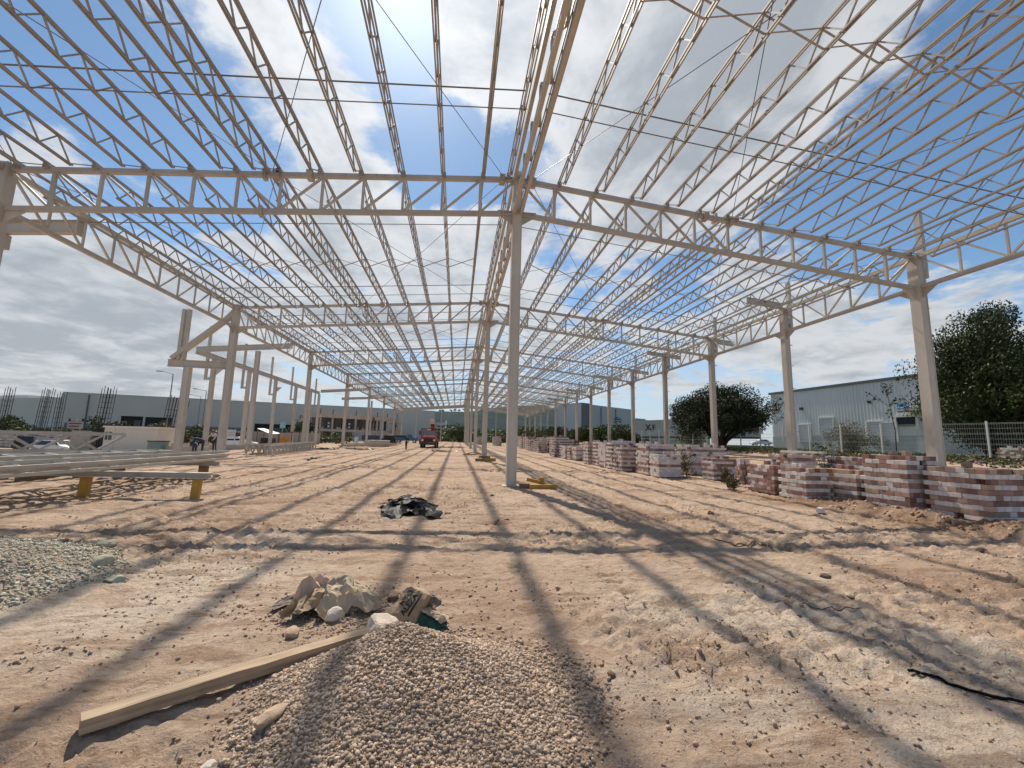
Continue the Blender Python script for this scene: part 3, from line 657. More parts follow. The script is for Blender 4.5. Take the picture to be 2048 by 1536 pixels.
# ---- rods between trusses
def rod(p, q, r, label, group, m=ROD):
    c = [(p[i]+q[i])/2 for i in range(3)]
    o = MB().tube(p, q, r, 6).build('tie_rod', m, None, False, c); return tag(o, label, 'rod', group)
for b in range(8):
    yc = Y1+(b-.5)*DB
    for oy, wn in ((-4.9 if b else -3.6, 'near'), (4.4 if b else 3.55, 'far')):
        for side, xa, xb in (('left', XL+.1, XC-.3), ('right', XC+.35, XR-.1)):
            for dz, r, hn in ((PT, .022, 'upper'), (PB+.02, .016, 'lower')):
                rod((xa, yc+oy, roofz(xa)+dz), (xb, yc+oy, roofz(xb)+dz), r, f'thin {hn} cross tie, {side} roof slope, {wn} third, {BAYN[b]}', 'cross ties', mat('tie_steel', (.20, .17, .15), .6, .2))
    ya, yb = yc-DB/2+.15, yc+DB/2-.15
    for side, pr in (('left', ((XL+.3, -7.1), (-7.1, XC-.6))), ('right', ((XC+.6, 11.1), (11.1, XR-.3)))):
        for zn, (xa, xb) in zip(('eave half', 'ridge half') if side == 'left' else ('ridge half', 'eave half'), pr):
            for flip, dn in ((0, 'leaning right'), (1, 'leaning left')):
                p, q = ((xa, ya), (xb, yb)) if not flip else ((xb, ya), (xa, yb))
                rod((p[0], p[1], roofz(p[0])-.05), (q[0], q[1], roofz(q[0])-.05), .0115, f'diagonal wind rod, {zn} of {side} slope, {dn}, {BAYN[b]}', 'diagonal wind rods')
    for side, XS in (('left', LEFTX[1:]), ('right', RIGHTX[1:])):
        t = thing('cross_bracing', f'row of crossed bridging bars, {side} roof slope, middle of {BAYN[b]}', 'bracing', ((XS[0]+XS[-1])/2, yc, 0), 'mid-bay bridging')
        xs_ = [x for x in XS if x not in (-7.33, 11.33)]; mb = MB()
        for xa, xb in zip(xs_[:-1], xs_[1:]):
            for (pa, pb, w) in ((PT-.05, PB+.05, .034), (PB+.05, PT-.05, .022)):
                if b <= 2: MB().bar((xa, yc+(.02 if w > .03 else -.02), roofz(xa)+pa), (xb, yc+(.02 if w > .03 else -.02), roofz(xb)+pb), w, w).build('bridging_bar', STEELD, t)
                else: mb.bar((xa, yc+(.02 if w > .03 else -.02), roofz(xa)+pa), (xb, yc+(.02 if w > .03 else -.02), roofz(xb)+pb), w, w)
        if b > 2: mb.build('bridging_bars', STEELD, t)['kind'] = 'stuff'

# ---- canopy frame on the left
def ibeam(t, p, q, d=.42, w=.2, name='beam'):
    MB().bar(p, q, .025, d-.04).build(name+'_web', STEEL, t)
    p, q = Vector(p), Vector(q); u = (q-p).normalized(); n = Vector((0, 0, 1)) if abs(u.z) < .9 else Vector((0, 1, 0)); n = (n-u*n.dot(u)).normalized()
    for s in (-1, 1): MB().bar(p+n*(s*(d/2-.01)), q+n*(s*(d/2-.01)), w, .02).build(name+'_flange', STEEL, t)
column(-18.3, 30.9, 6.05, 'cream column of the side canopy beside the second left-row column', .36, cleat=-1, group='left canopy columns')
t = thing('canopy_beam', 'horizontal cream bracket beam between the second left-row column and its outer canopy column', 'beam', (-17.5, 30.9, 6.3))
ibeam(t, (-19.6, 30.9, 6.32), (-15.86, 30.9, 6.28), .5, .24)
t = thing('diagonal_brace', 'broad cream diagonal brace rising to the head of the second left-row column', 'brace', (-17.5, 30.9, 8))
MB().bar((-19.35, 30.9, 6.62), (-15.80, 30.9, 9.95), .26, .44, (0, 1, 0)).build('brace_plate', STEEL, t)
t = thing('parapet_post', 'twin cream parapet post above the bracket beam at the left', 'post', (-18.75, 30.9, 6.6))
for dx in (-.22, .1): MB().box2((-18.75+dx-.1, 30.78, 6.58), (-18.75+dx+.1, 31.02, 10.1)).build('post_shaft', STEEL, t)
# hanging stub and rafter near the left edge of the view
t = thing('canopy_rafter', 'deep cream beam stub under the left eave near the left edge', 'beam', (-17.5, 18.7, 9.9))
ibeam(t, (-19.9, 18.7, 9.62), (-15.85, 18.7, 9.98), .55, .26)
MB().box2((-18.85, 18.5, 8.85), (-18.45, 18.9, 9.45)).build('column_stub', STEEL, t)
MB().box2((-15.85, 18.48, 9.6), (-15.80, 18.92, 10.4)).build('end_plate', STEEL, t)
XO = -24.2
column(-18.84, 41.7, 9.45, 'tall cream canopy column just right of the outer canopy row', .34, cleat=-1, group='left canopy columns')
t = thing('canopy_rafter', 'long cream rafter from the left eave to the outer canopy row', 'beam', (-20, 41.7, 9.7)); ibeam(t, (XO, 41.7, 9.32), (-15.85, 41.7, 10.1), .5, .24)
OY = [44.8, 52.0, 59.3, 66.5, 73.0, 77.3]
for i, y in enumerate(OY):
    column(XO, y, 8.95, f'cream column of the outer canopy row on the left, {ORD[i]} from the camera', .34, cleat=-1 if i < 2 else 0, group='outer canopy columns')
    t = thing('parapet_post', f'slim cream parapet post beside the {ORD[i]} outer canopy column', 'post', (XO-.65, y, 0), 'left parapet posts')
    MB().box2((XO-.75, y-.12, 6.9), (XO-.55, y+.12, 12.3-.12*i)).build('post_shaft', STEEL, t); MB().box2((XO-.55, y-.1, 6.9), (XO-.17, y+.1, 7.12)).build('bracket', STEEL, t)
    if i in (0, 2): MB().prism([(XO+.17, y-.02, 8.0), (XO+.85, y-.02, 8.0), (XO+.17, y-.02, 7.3)], (0, .04, 0)).build('corbel', STEEL, t)
t = thing('canopy_beam', 'long cream eaves beam running away along the outer canopy row', 'beam', (XO, 60, 9.2)); ibeam(t, (XO, 41.7, 9.18), (XO, 77.5, 9.18), .48, .24)
t = thing('canopy_rafter', 'cream rafter closing the far end of the first left canopy', 'beam', (-20, 77.3, 9.7)); ibeam(t, (XO+.2, 77.3, 9.5), (-15.85, 77.3, 10.2), .5, .24)
for x, n_ in ((-23.6, 'outer'), (-18.2, 'inner')):
    column(x, 92.5, 9.4, f'cream {n_} column of the farther left canopy', .34, group='far left canopy columns')
t = thing('canopy_rafter', 'cream rafter of the farther left canopy', 'beam', (-20, 92.5, 9.7)); ibeam(t, (-24.4, 92.5, 9.65), (-15.85, 92.5, 10.2), .5, .24)
for x, n_ in ((-23.9, 'left'), (-24.6, 'far left')):
    MBx = MB().box2((x-.1, 96, 7.4), (x+.1, 96.25, 12.2)).build('parapet_post', STEEL); tag(MBx, f'slim {n_} parapet post of the farther left canopy', 'post')
for x, n_ in ((-11.6, 'left'), (-4.6, 'middle'), (11.2, 'right')):
    o = MB().box2((x-.11, 123.2, gz(x, 123)), (x+.11, 123.42, roofz(x)-.4)).build('gable_post', STEEL); tag(o, f'slender {n_} gable post under the far end beam', 'post', 'far gable posts')
# ------------------------------------------------------------------ brick pallets
BW = [mat('brick_white_a', (.62, .57, .545), .85, var=.12, scale=9, objvar=.14), mat('brick_white_b', (.66, .59, .55), .85, var=.12, scale=9, objvar=.14)]
def ribbed(name, col):
    m = bpy.data.materials.new(name); m.use_nodes = True; nt = m.node_tree; b = nt.nodes['Principled BSDF']; N = nt.nodes.new; L = nt.links.new
    b.inputs['Roughness'].default_value = .9
    tc = N('ShaderNodeTexCoord'); wv = N('ShaderNodeTexWave'); wv.bands_direction = 'X'; wv.inputs['Scale'].default_value = 22; wv.inputs['Distortion'].default_value = 1.2
    L(tc.outputs['Object'], wv.inputs['Vector']); oi = N('ShaderNodeObjectInfo'); hs = N('ShaderNodeHueSaturation'); mr = N('ShaderNodeMapRange'); mr.inputs[3].default_value = .65; mr.inputs[4].default_value = 1.3
    L(oi.outputs['Random'], mr.inputs[0]); L(mr.outputs[0], hs.inputs['Value'])
    r = N('ShaderNodeValToRGB'); r.color_ramp.elements[0].color = (*[c*.62 for c in col], 1); r.color_ramp.elements[1].color = (*col, 1); r.color_ramp.elements[0].position = .1; r.color_ramp.elements[1].position = .5
    L(wv.outputs[0], r.inputs[0]); L(r.outputs[0], hs.inputs['Color']); L(hs.outputs[0], b.inputs['Base Color']); return m
BR = [ribbed('brick_red_ribbed', (.41, .245, .20)), ribbed('brick_maroon_ribbed', (.32, .18, .15)), ribbed('brick_tan_ribbed', (.47, .325, .24))]
CORE = mat('brick_core', (.20, .10, .075), .9, var=.35, scale=5)
BL, BD, BH = .200, .115, .118
def bev(mb, c, s, ch=.006):
    hx, hy, hz = s[0]/2, s[1]/2, s[2]/2
    P = []
    for z, k in ((-hz, ch), (-hz+ch, 0), (hz-ch, 0), (hz, ch)):
        P += [(c[0]+x*(hx-k), c[1]+y*(hy-k), c[2]+z) for x, y in ((-1, -1), (1, -1), (1, 1), (-1, 1))]
    F = [(3, 2, 1, 0), (12, 13, 14, 15)]
    for r in range(3): F += [(r*4+i, r*4+(i+1) % 4, r*4+4+(i+1) % 4, r*4+4+i) for i in range(4)]
    mb.add(P, F)
BRICK_ME = []
for m in BW+BR:
    mb = MB(); bev(mb, (0, 0, 0), (BL-.006, BD, BH-.005)); me = mb.mesh('brick'); me.materials.append(m); BRICK_ME.append(me)
SKID = mat('pallet_wood', (.20, .14, .09), .9, var=.3, scale=5, stretch=(1, 8, 8))
def pallet(X0, X1, Y0, Y1_, H, label, single=True, seed=0, tilt=0.0, pattern='alt', bare=()):
    rr = random.Random(seed); zb = gz(X0, Y0)
    t = thing('brick_pallet', label, 'bricks', (X0, Y0, zb), 'stacked brick pallets'); t.rotation_euler = (0, 0, tilt)
    nr = max(2, int(round((H-.05)/BH)))
    MB().box2((X0+.14, Y0+.14, zb+.05), (X1, Y1_, zb+.05+nr*BH-.01)).build('brick_core', CORE, t)
    MB().box2((X0+.08, Y0+.08, zb-.05), (X1-.05, Y1_-.05, zb+.05)).build('skid', SKID, t)
    jm = [MB() for _ in BRICK_ME]
    def put(x, y, z, rz, mi):
        if single: link('brick', BRICK_ME[mi], t, (x-X0, y-Y0, z-zb), None, (rr.gauss(0, .004), 0, rz+rr.gauss(0, .006)))
        else:
            dx, dy = (BL-.006, BD) if abs(rz) < .1 else (BD, BL-.006); jm[mi].box((x, y, z), (dx, dy, BH-.006))
    for r in range(nr):
        z = zb+.05+(r+.5)*BH; rowred = (r % 2 == 1) if pattern == 'alt' else ((r+seed) % 3 == 1 or rr.random() < .15) if pattern == 'mix' else (rr.random() < .10 if pattern == 'white' else rr.random() < .85)
        tint = rr.choice([2, 2, 3, 4])
        def pick():
            red = rowred if rr.random() > .08 else not rowred
            if not red: return rr.choice([0, 1])
            return tint if rr.random() > .4 else rr.choice([2, 3, 4])
        # face towards -X : bricks along Y
        o = BD/2 if r % 2 else 0
        y = Y0+BL/2+(0 if r % 2 else BD)
        while y < Y1_-BL*.35:
            if not (r == nr-1 and rr.random() < .07) and not rr.random() < .005: put(X0+BD/2+rr.gauss(0, .003), y, z, math.pi/2, pick())
            y += BL
        x = X0+BL/2+(BD if r % 2 else 0)
        while x < X1-BL*.3:
            if not (r == nr-1 and rr.random() < .07) and not rr.random() < .005: put(x, Y0+BD/2+rr.gauss(0, .003), z, 0, pick())
            x += BL
        if r == nr-1:               # loose top course
            for _ in range(3): put(rr.uniform(X0+.3, X1-.2), rr.uniform(Y0+.3, Y1_-.2), z+BH*rr.choice([.02, 1, 1]), rr.choice([0, math.pi/2]), pick())
    if not single:
        for mi, mb in enumerate(jm):
            if mb.v: mb.build('bricks', (BW+BR)[mi], t)['kind'] = 'stuff'
pallet(11.85, 13.1, 8.24, 9.60, 1.27, 'nearest red and white brick pallet at the right edge', True, 1)
pallet(11.55, 12.6, 9.68, 11.0, 1.42, 'tall brick pallet next to the rightmost one, white bricks at its foot', True, 2)
pallet(11.50, 12.5, 11.08, 12.5, .94, 'low striped brick pallet between two taller ones at right', True, 3)
pallet(10.50, 11.42, 11.76, 12.85, .94, 'tan and white brick pallet with its dark end face showing', True, 4)
pallet(10.60, 11.5, 13.19, 14.48, .98, 'mostly red brick pallet at the left end of the near right group', True, 5, pattern='red')
pallet(12.7, 13.9, 11.6, 13.4, 1.36, 'brick pallet behind the low striped one at right', True, 6)
pallet(12.6, 13.6, 14.6, 15.9, 1.30, 'grey white brick pallet behind the near right group', True, 7, pattern='white')
pallet(9.56, 10.76, 19.30, 20.3, 1.08, 'low white-faced brick pallet standing out in the middle right row', True, 8, pattern='white')
pallet(9.60, 11.1, 20.5, 22.0, 1.62, 'tall brick pallet behind the low white-faced one', True, 9, pattern='mix')
pallet(12.1, 14.2, 21.0, 22.3, 1.60, 'tall white brick pallet left of the stepped brick pile', True, 10, pattern='white')
pallet(11.7, 13.0, 18.3, 19.3, 1.05, 'striped brick pallet behind the stepped brick pile', True, 11)
# stepped pile
t = thing('stepped_brick_pile', 'stepped pile of loose bricks narrowing upward', 'bricks', (12.1, 17.0, gz(12.1, 17.0)))
rr = random.Random(5); zb = gz(12.1, 17.0)
for r in range(9):
    nb = 9-r
    for i in range(max(2, nb-3)):
        for jrow in range(3 if r < 7 else 2):
            x = 12.15+i*.262+rr.gauss(0, .01)+(0 if r < 3 else .12); y = 17.0+jrow*.13+r*.02
            link('brick', BRICK_ME[rr.choice([0, 2, 2, 4]) if r < 7 else rr.choice([0, 1])], t, (x-12.1, y-17.0, .06+r*BH), None, (0, 0, rr.gauss(0, .02)))
far = []
rf = random.Random(9)
def run(X, y0, y1, hs, row, w=1.25):
    y = y0; k = 0
    while y < y1:
        L_ = rf.uniform(1.2, 1.5); far.append((X+rf.uniform(-.12, .12), X+w, y, y+L_, rf.choice(hs), rf.choice(['alt', 'alt', 'mix', 'white']), f'striped brick pallet, {row}, {ORD[k]} along')); k += 1; y += L_+rf.uniform(.06, .2)
run(9.2, 22.9, 30.2, (1.5, 1.6, 1.62), 'tall front row behind the low white-faced pallet'); run(10.7, 23.2, 29.5, (1.62, 1.7), 'tall second row behind the low white-faced pallet'); run(9.4, 33.2, 39.0, (1.08, 1.15, 1.2), 'low row after the first gap'); run(9.3, 39.4, 41.5, (1.95, 1.9), 'tallest group at the end of the low row'); run(10.9, 41.2, 48, (1.6, 1.8), 'set-back row beyond the low row'); run(9.8, 50.2, 60, (1.3, 1.4), 'low far row after the second gap'); run(11.3, 50, 60, (1.8, 1.7), 'tall row behind the low far row'); run(10.5, 62, 72, (1.7, 1.9), 'far tall row before the distant columns'); run(11.2, 76, 84, (1.9,), 'distant row under the right columns'); run(7.6, 84, 90, (1.8, 1.9), 'distant group near the end of the hall'); run(4.6, 92, 98, (1.6, 1.7), 'farthest group beside the centre columns')
for i, (a, b_, c, d, h, p, lb_) in enumerate(far): pallet(a, b_, c, d, h, lb_, False, 30+i, 0, p)
# pallets by the parked cars on the left
for i, (px_, d, w) in enumerate(((20, 52, 3.4), (95, 54, 3.0), (150, 50, 2.2))):
    p = atd(px_, 890, d); pallet(p.x-w/2, p.x+w/2, p.y, p.y+1.4, 1.9 if i < 2 else 1.4, f'brick pallet behind the parked cars at far left, {ORD[i]} from the left', False, 70+i, 0, 'mix')
# loose single brick
o = link('loose_brick', BRICK_ME[0], None, (9.05, 9.75, gd(9.05, 9.75)+.06), None, (0, 0, .5)); tag(o, 'single white-topped brick on the dirt before the earth bank', 'brick')
# white channel lying on the bricks
t = MB().box2((12.55, 13.2, 1.42), (12.67, 15.2, 1.50)).build('steel_channel', mat('pale_channel', (.72, .68, .58), .5, var=.1, scale=3)); tag(t, 'pale steel channel lying on top of the near brick pallets', 'channel')
# ------------------------------------------------------------------ timber beam
def timber(name, label, p, q, w, h, m, roll=0.0, cat='timber', seed=1, rough=.004, segs=26):
    p, q = Vector(p), Vector(q); d = (q-p).normalized(); x = d.cross(Vector((0, 0, 1))).normalized(); u = x.cross(d)
    rr = random.Random(seed); V = []; F = []
    for i in range(segs+1):
        c = p.lerp(q, i/segs)+u*(.006*math.sin(i*.35))
        for a, b in ((-1, -1), (1, -1), (1, 1), (-1, 1)):
            V.append(c+x*(a*w/2+rr.gauss(0, rough))+u*(b*h/2+rr.gauss(0, rough)))
        if i: F += [((i-1)*4+j, (i-1)*4+(j+1) % 4, i*4+(j+1) % 4, i*4+j) for j in range(4)]
    F += [(3, 2, 1, 0), tuple(segs*4+j for j in range(4))]
    mb = MB().add(V, F); c = (p+q)/2; o = mb.build(name, m, None, False, c); return tag(o, label, cat)
def wood(name, c1, c2, sc=3.0, ax=(.25, 14, 14)):
    m = mat(name, c1, .85, col2=c2, scale=sc, stretch=ax, bump=.25, bscale=sc*3, thr=(.35, .68)); return m
def oriented_wood(name, c1, c2, d):
    """grain runs along world direction d"""
    m = bpy.data.materials.new(name); m.use_nodes = True; nt = m.node_tree; b = nt.nodes['Principled BSDF']; N = nt.nodes.new; L = nt.links.new
    b.inputs['Roughness'].default_value = .88; tc = N('ShaderNodeTexCoord'); mp = N('ShaderNodeMapping'); mp.vector_type = 'TEXTURE'
    mp.inputs['Rotation'].default_value = Vector(d).to_track_quat('X', 'Z').to_euler(); mp.inputs['Scale'].default_value = (2.5, .06, .06); L(tc.outputs['Object'], mp.inputs[0])
    n = N('ShaderNodeTexNoise'); n.inputs['Scale'].default_value = 3; n.inputs['Detail'].default_value = 8; n.inputs['Roughness'].default_value = .6; L(mp.outputs[0], n.inputs['Vector'])
    n2 = N('ShaderNodeTexNoise'); n2.inputs['Scale'].default_value = 5; n2.inputs['Detail'].default_value = 6; L(tc.outputs['Object'], n2.inputs['Vector'])
    r = N('ShaderNodeValToRGB'); r.color_ramp.elements[0].position = .3; r.color_ramp.elements[1].position = .7; r.color_ramp.elements[0].color = (*c1, 1); r.color_ramp.elements[1].color = (*c2, 1); L(n.outputs[0], r.inputs[0])
    r2 = N('ShaderNodeValToRGB'); r2.color_ramp.elements[0].position = .45; r2.color_ramp.elements[1].position = .75; r2.color_ramp.elements[0].color = (0, 0, 0, 1); r2.color_ramp.elements[1].color = (.6, .6, .6, 1); L(n2.outputs[0], r2.inputs[0])
    mx = N('ShaderNodeMix'); mx.data_type = 'RGBA'; L(r2.outputs[0], mx.inputs[0]); L(r.outputs[0], mx.inputs[6]); mx.inputs[7].default_value = (.50, .38, .26, 1); L(mx.outputs[2], b.inputs['Base Color'])
    bp = N('ShaderNodeBump'); bp.inputs['Strength'].default_value = .5; bp.inputs['Distance'].default_value = .01; L(n.outputs[0], bp.inputs['Height']); L(bp.outputs[0], b.inputs['Normal']); return m
pa, pb = Vector((-1.90, 2.70, 0)), Vector((-.57, 3.73, 0))
pa.z, pb.z = gd(pa.x, pa.y)+.045, gd(-.75, 3.62)+.05
timber('timber_beam', 'long dusty wooden beam lying from lower left into the gravel heap', pa, pb, .10, .072, oriented_wood('dusty_timber', (.23, .155, .095), (.50, .385, .27), pb-pa), seed=3, rough=.0014, segs=12)

# ------------------------------------------------------------------ crumpled sheets
from mathutils import noise as mn
def crumple(nx_, ny_, sx, sy, hfun, amp, freq, seed, fold=1.0):
    """sheet of flat random facets, like crumpled paper or film; a coarse jittered grid split twice"""
    rr = random.Random(seed*7+1); n, m = max(4, nx_//5), max(3, ny_//5)
    G = {}
    for j in range(m+1):
        for i in range(n+1):
            u, v = i/n-.5, j/m-.5; e_ = 1+.12*math.sin(u*9+seed)*math.cos(v*7+seed*2)
            ju, jv = rr.uniform(-.42, .42)/n, rr.uniform(-.42, .42)/m
            G[i, j] = Vector(((u+ju)*sx*e_, (v+jv)*sy*e_, max(.004, hfun(u, v)*rr.uniform(.55, 1.15)+amp*rr.uniform(-.2, 1.5))))
    tris = []
    for j in range(m):
        for i in range(n):
            a, b, c, d = G[i, j], G[i+1, j], G[i+1, j+1], G[i, j+1]
            tris += [(a, b, c), (a, c, d)] if rr.random() < .5 else [(a, b, d), (b, c, d)]
    V = []; ids = {}
    def vid(p):
        k = (round(p.x, 5), round(p.y, 5), round(p.z, 5))
        if k not in ids: ids[k] = len(V); V.append(tuple(p))
        return ids[k]
    mids = {}
    def mid(p, q, k):
        key = tuple(sorted((tuple(round(c, 5) for c in p), tuple(round(c, 5) for c in q))))
        if key not in mids:
            L_ = (p-q).length; w = (p+q)/2+Vector((rr.gauss(0, 1), rr.gauss(0, 1), rr.gauss(0, 1)))*L_*k; w.z = max(.003, w.z); mids[key] = w
        return mids[key]
    for k in (.085, .06):
        nt_ = []
        for a, b, c in tris:
            d, e_, f = mid(a, b, k), mid(b, c, k), mid(c, a, k); nt_ += [(a, d, f), (d, b, e_), (f, e_, c), (d, e_, f)]
        tris = nt_
    F = [tuple(vid(p) for p in t_) for t_ in tris]
    return V, [f for f in F if len(set(f)) == 3]
def sheet(name, m, parent, V, F, loc, rz=0, tilt=(0, 0), thick=.003, tri=True):
    me = bpy.data.meshes.new(name); me.from_pydata(V, [], F)
    for x in (m if isinstance(m, (list, tuple)) else [m]): me.materials.append(x)
    bm = bmesh.new(); bm.from_mesh(me)
    bmesh.ops.recalc_face_normals(bm, faces=bm.faces); bm.to_mesh(me); bm.free()
    o = link(name, me, parent, loc, None, (tilt[0], tilt[1], rz)); return o
def paper(name, c1, c2=None, **k): return mat(name, c1, .8, col2=c2 or tuple(x*.78 for x in c1), scale=7, bump=.3, bscale=26, **k)
KRAFT = paper('kraft_paper', (.38, .275, .175)); KRAFTL = paper('kraft_paper_pale', (.50, .395, .275)); KRAFTP = paper('sack_pinkish', (.56, .38, .31), (.50, .40, .31)); KRAFTG = paper('sack_green_print', (.022, .085, .065)); KRAFTD = paper('sack_grey', (.22, .17, .14)); SACKR = paper('sack_red_print', (.42, .12, .12), (.55, .36, .28))
SX, SY = -1.10, 4.44; SZ = gd(SX, SY)
t = thing('paper_sack_pile', 'crumpled pile of torn kraft paper cement sacks left of the gravel heap', 'paper sacks', (SX, SY, SZ))
dome = lambda h, p=2.2: (lambda u, v: h*max(0, 1-(abs(u*2)**p+abs(v*2)**p))**.8)
V, F = crumple(34, 26, .62, .52, dome(.20, 3), .075, 3.2, 3); sheet('torn_sack', KRAFTL, t, V, F, (.16, -.06, 0), .35, (.05, 0))
V, F = crumple(30, 22, .52, .40, dome(.30, 1.6), .07, 3.0, 8); sheet('torn_sack', KRAFTP, t, V, F, (-.20, .08, .0), 1.05, (.05, -.1))
V, F = crumple(28, 14, .62, .22, dome(.19, 2), .065, 2.6, 12); sheet('torn_sack', KRAFT, t, V, F, (-.14, -.18, .0), .95, (.05, .1))
V, F = crumple(16, 10, .40, .20, dome(.07), .035, 4, 17); sheet('torn_sack', KRAFTD, t, V, F, (-.43, .05, 0), .5)
V, F = crumple(14, 6, .26, .075, dome(.03), .012, 3, 21); sheet('printed_flap', KRAFTG, t, V, F, (-.07, .02, .17), .72, (.3, -.1))
V, F = crumple(14, 5, .20, .05, dome(.02), .01, 3, 23); sheet('printed_flap', SACKR, t, V, F, (-.20, .17, .215), 1.2, (.1, -.2))
V, F = crumple(16, 6, .42, .10, dome(.05), .02, 3, 27); sheet('torn_sack', KRAFTL, t, V, F, (.20, -.20, .02), .28, (.7, 0))
V, F = crumple(10, 8, .16, .12, dome(.04), .02, 3, 31); sheet('torn_sack', KRAFTD, t, V, F, (.36, .16, .03), -.4)

t.scale = (.88, .88, .95)
# printed cement sack standing in the gravel
BX, BY = -.40, 3.86; BZ = gd(BX, BY)-.03
t = thing('cement_sack', 'folded kraft cement sack with black lettering behind the gravel heap', 'cement sack', (BX, BY, BZ))
fr = [Vector(p) for p in ((-.26, -.02, .0), (.03, -.10, .0), (.165, .02, .27), (.0, .06, .335), (-.05, .07, .32))]
bk = [Vector(p) for p in ((-.20, .20, .0), (.20, .16, .02), (.24, .13, .22), (.12, .17, .30), (.0, .16, .30))]
pn_ = (fr[1]-fr[0]).cross(fr[4]-fr[0])
for k_ in (2, 3): fr[k_].y = fr[0].y-(pn_.x*(fr[k_].x-fr[0].x)+pn_.z*(fr[k_].z-fr[0].z))/pn_.y
for k_ in (2, 3, 4): bk[k_].y = max(bk[k_].y, fr[k_].y+.06)
mb = MB(); n = len(fr); mb.add(fr+bk, [tuple(range(n)), tuple(range(2*n-1, n-1, -1))]+[(i, n+i, n+(i+1) % n, (i+1) % n) for i in range(n)])
o = mb.build('sack_body', KRAFT, t, False, (0, 0, 0))
bm = bmesh.new(); bm.from_mesh(o.data); bmesh.ops.triangulate(bm, faces=[f for f in bm.faces if len(f.verts) > 4]); bm.to_mesh(o.data); bm.free()
V, F = crumple(20, 14, .40, .24, dome(.13), .03, 3.6, 41); sheet('crumpled_base', KRAFTG, t, V, F, (.20, .0, .01), -.45, (.25, .25))
V, F = crumple(14, 9, .24, .13, dome(.06), .025, 3.6, 44); sheet('torn_flap', KRAFTL, t, V, F, (.25, -.03, .085), -.5, (.25, .35))
V, F = crumple(14, 9, .20, .16, dome(.05), .03, 3.6, 47); sheet('torn_flap', KRAFTD, t, V, F, (.20, .10, .17), -.9, (.3, .5))
INK = mat('black_ink', (.02, .017, .015), .7)
def text_mesh(body, size, extrude=.0015, bold=0.0):
    cu = bpy.data.curves.new('lettering', 'FONT'); cu.body = body; cu.size = size; cu.extrude = extrude; cu.offset = bold; cu.align_x = 'CENTER'; cu.align_y = 'CENTER'; cu.resolution_u = 3
    ob = bpy.data.objects.new('tmp_text', cu); COL.objects.link(ob); dg = bpy.context.evaluated_depsgraph_get(); me = bpy.data.meshes.new_from_object(ob.evaluated_get(dg)); bpy.data.objects.remove(ob); return me
def letter_on(parent, body, size, m, origin, xdir, ydir, name='lettering', bold=0.0, sxy=(1, 1)):
    me = text_mesh(body, size, .001, bold); me.materials.clear(); me.materials.append(m)
    x = Vector(xdir).normalized(); y = (Vector(ydir)-x*Vector(ydir).dot(x)).normalized(); z = x.cross(y)
    M = Matrix(((x.x*sxy[0], y.x*sxy[1], z.x, 0), (x.y*sxy[0], y.y*sxy[1], z.y, 0), (x.z*sxy[0], y.z*sxy[1], z.z, 0), (0, 0, 0, 1))); me.transform(M)
    return link(name, me, parent, origin)
fx = (fr[4]-fr[0]).normalized(); nrm = (fr[1]-fr[0]).cross(fr[4]-fr[0]).normalized()
fy = nrm.cross(fx).normalized()
cen = (fr[0]*.22+fr[1]*.10+fr[2]*.22+fr[4]*.46)
letter_on(t, 'NTO', .072, INK, cen+nrm*.004+fx*.03+fy*.012, fx, fy, bold=.002)
letter_on(t, 'ALEZA', .072, INK, cen+nrm*.004-fx*.005-fy*.05, fx, fy, bold=.002)
mb = MB(); a = cen+nrm*.004-fy*.098; mb.bar(a-fx*.10, a+fx*.13, .015, .002, nrm); mb.build('ink_bar', INK, t, False, (0, 0, 0))
def sag(me, off):
    for v in me.vertices:
        p = v.co+Vector(off); k = mn.noise(p*6.5)*.050+mn.noise(p*15+Vector((3, 1, 2)))*.018
        v.co += nrm*k
for ch in t.children:
    if ch.name.startswith(('sack_body', 'lettering', 'ink_bar')):
        bm = bmesh.new(); bm.from_mesh(ch.data)
        if ch.name.startswith(('sack_body', 'ink_bar')):
            bmesh.ops.triangulate(bm, faces=bm.faces); bmesh.ops.subdivide_edges(bm, edges=bm.edges, cuts=5, use_grid_fill=True)
        bm.to_mesh(ch.data); bm.free(); sag(ch.data, ch.location)
t.scale = (.90, .90, .88); t.rotation_euler = (-.16, .05, .10); t.location.z += .05; t.location.x += .05; t.location.y += .05
# pale block on the heap
rock('broken_block', 'chalky white broken block on the crest of the gravel heap', -.46, 3.32, .14, mat('chalky_block', (.55, .47, .38), .9, var=.2, scale=8, bump=.5, bscale=30), 91, (1.25, .6, .72), .0)

# ------------------------------------------------------------------ black plastic
BPM = mat('black_plastic', (.008, .008, .010), .45, 0, spec=.08)
bx_, by_ = -.98, 10.25
t = thing('plastic_sheet', 'crumpled glossy black plastic sheet on the dirt', 'plastic sheet', (bx_, by_, gd(bx_, by_)))
V, F = crumple(34, 27, 1.25, 1.9, dome(.20, 1.8), .085, 3.4, 55, 1.2); sheet('crumpled_sheet', BPM, t, V, F, (0, -.1, 0), .12, (0, 0), .004, True)
V, F = crumple(26, 16, 1.0, .5, dome(.22, 1.8), .06, 3.0, 61, 1.2); sheet('raised_fold', BPM, t, V, F, (-.12, .75, .02), -.22, (-.15, 0), .004)

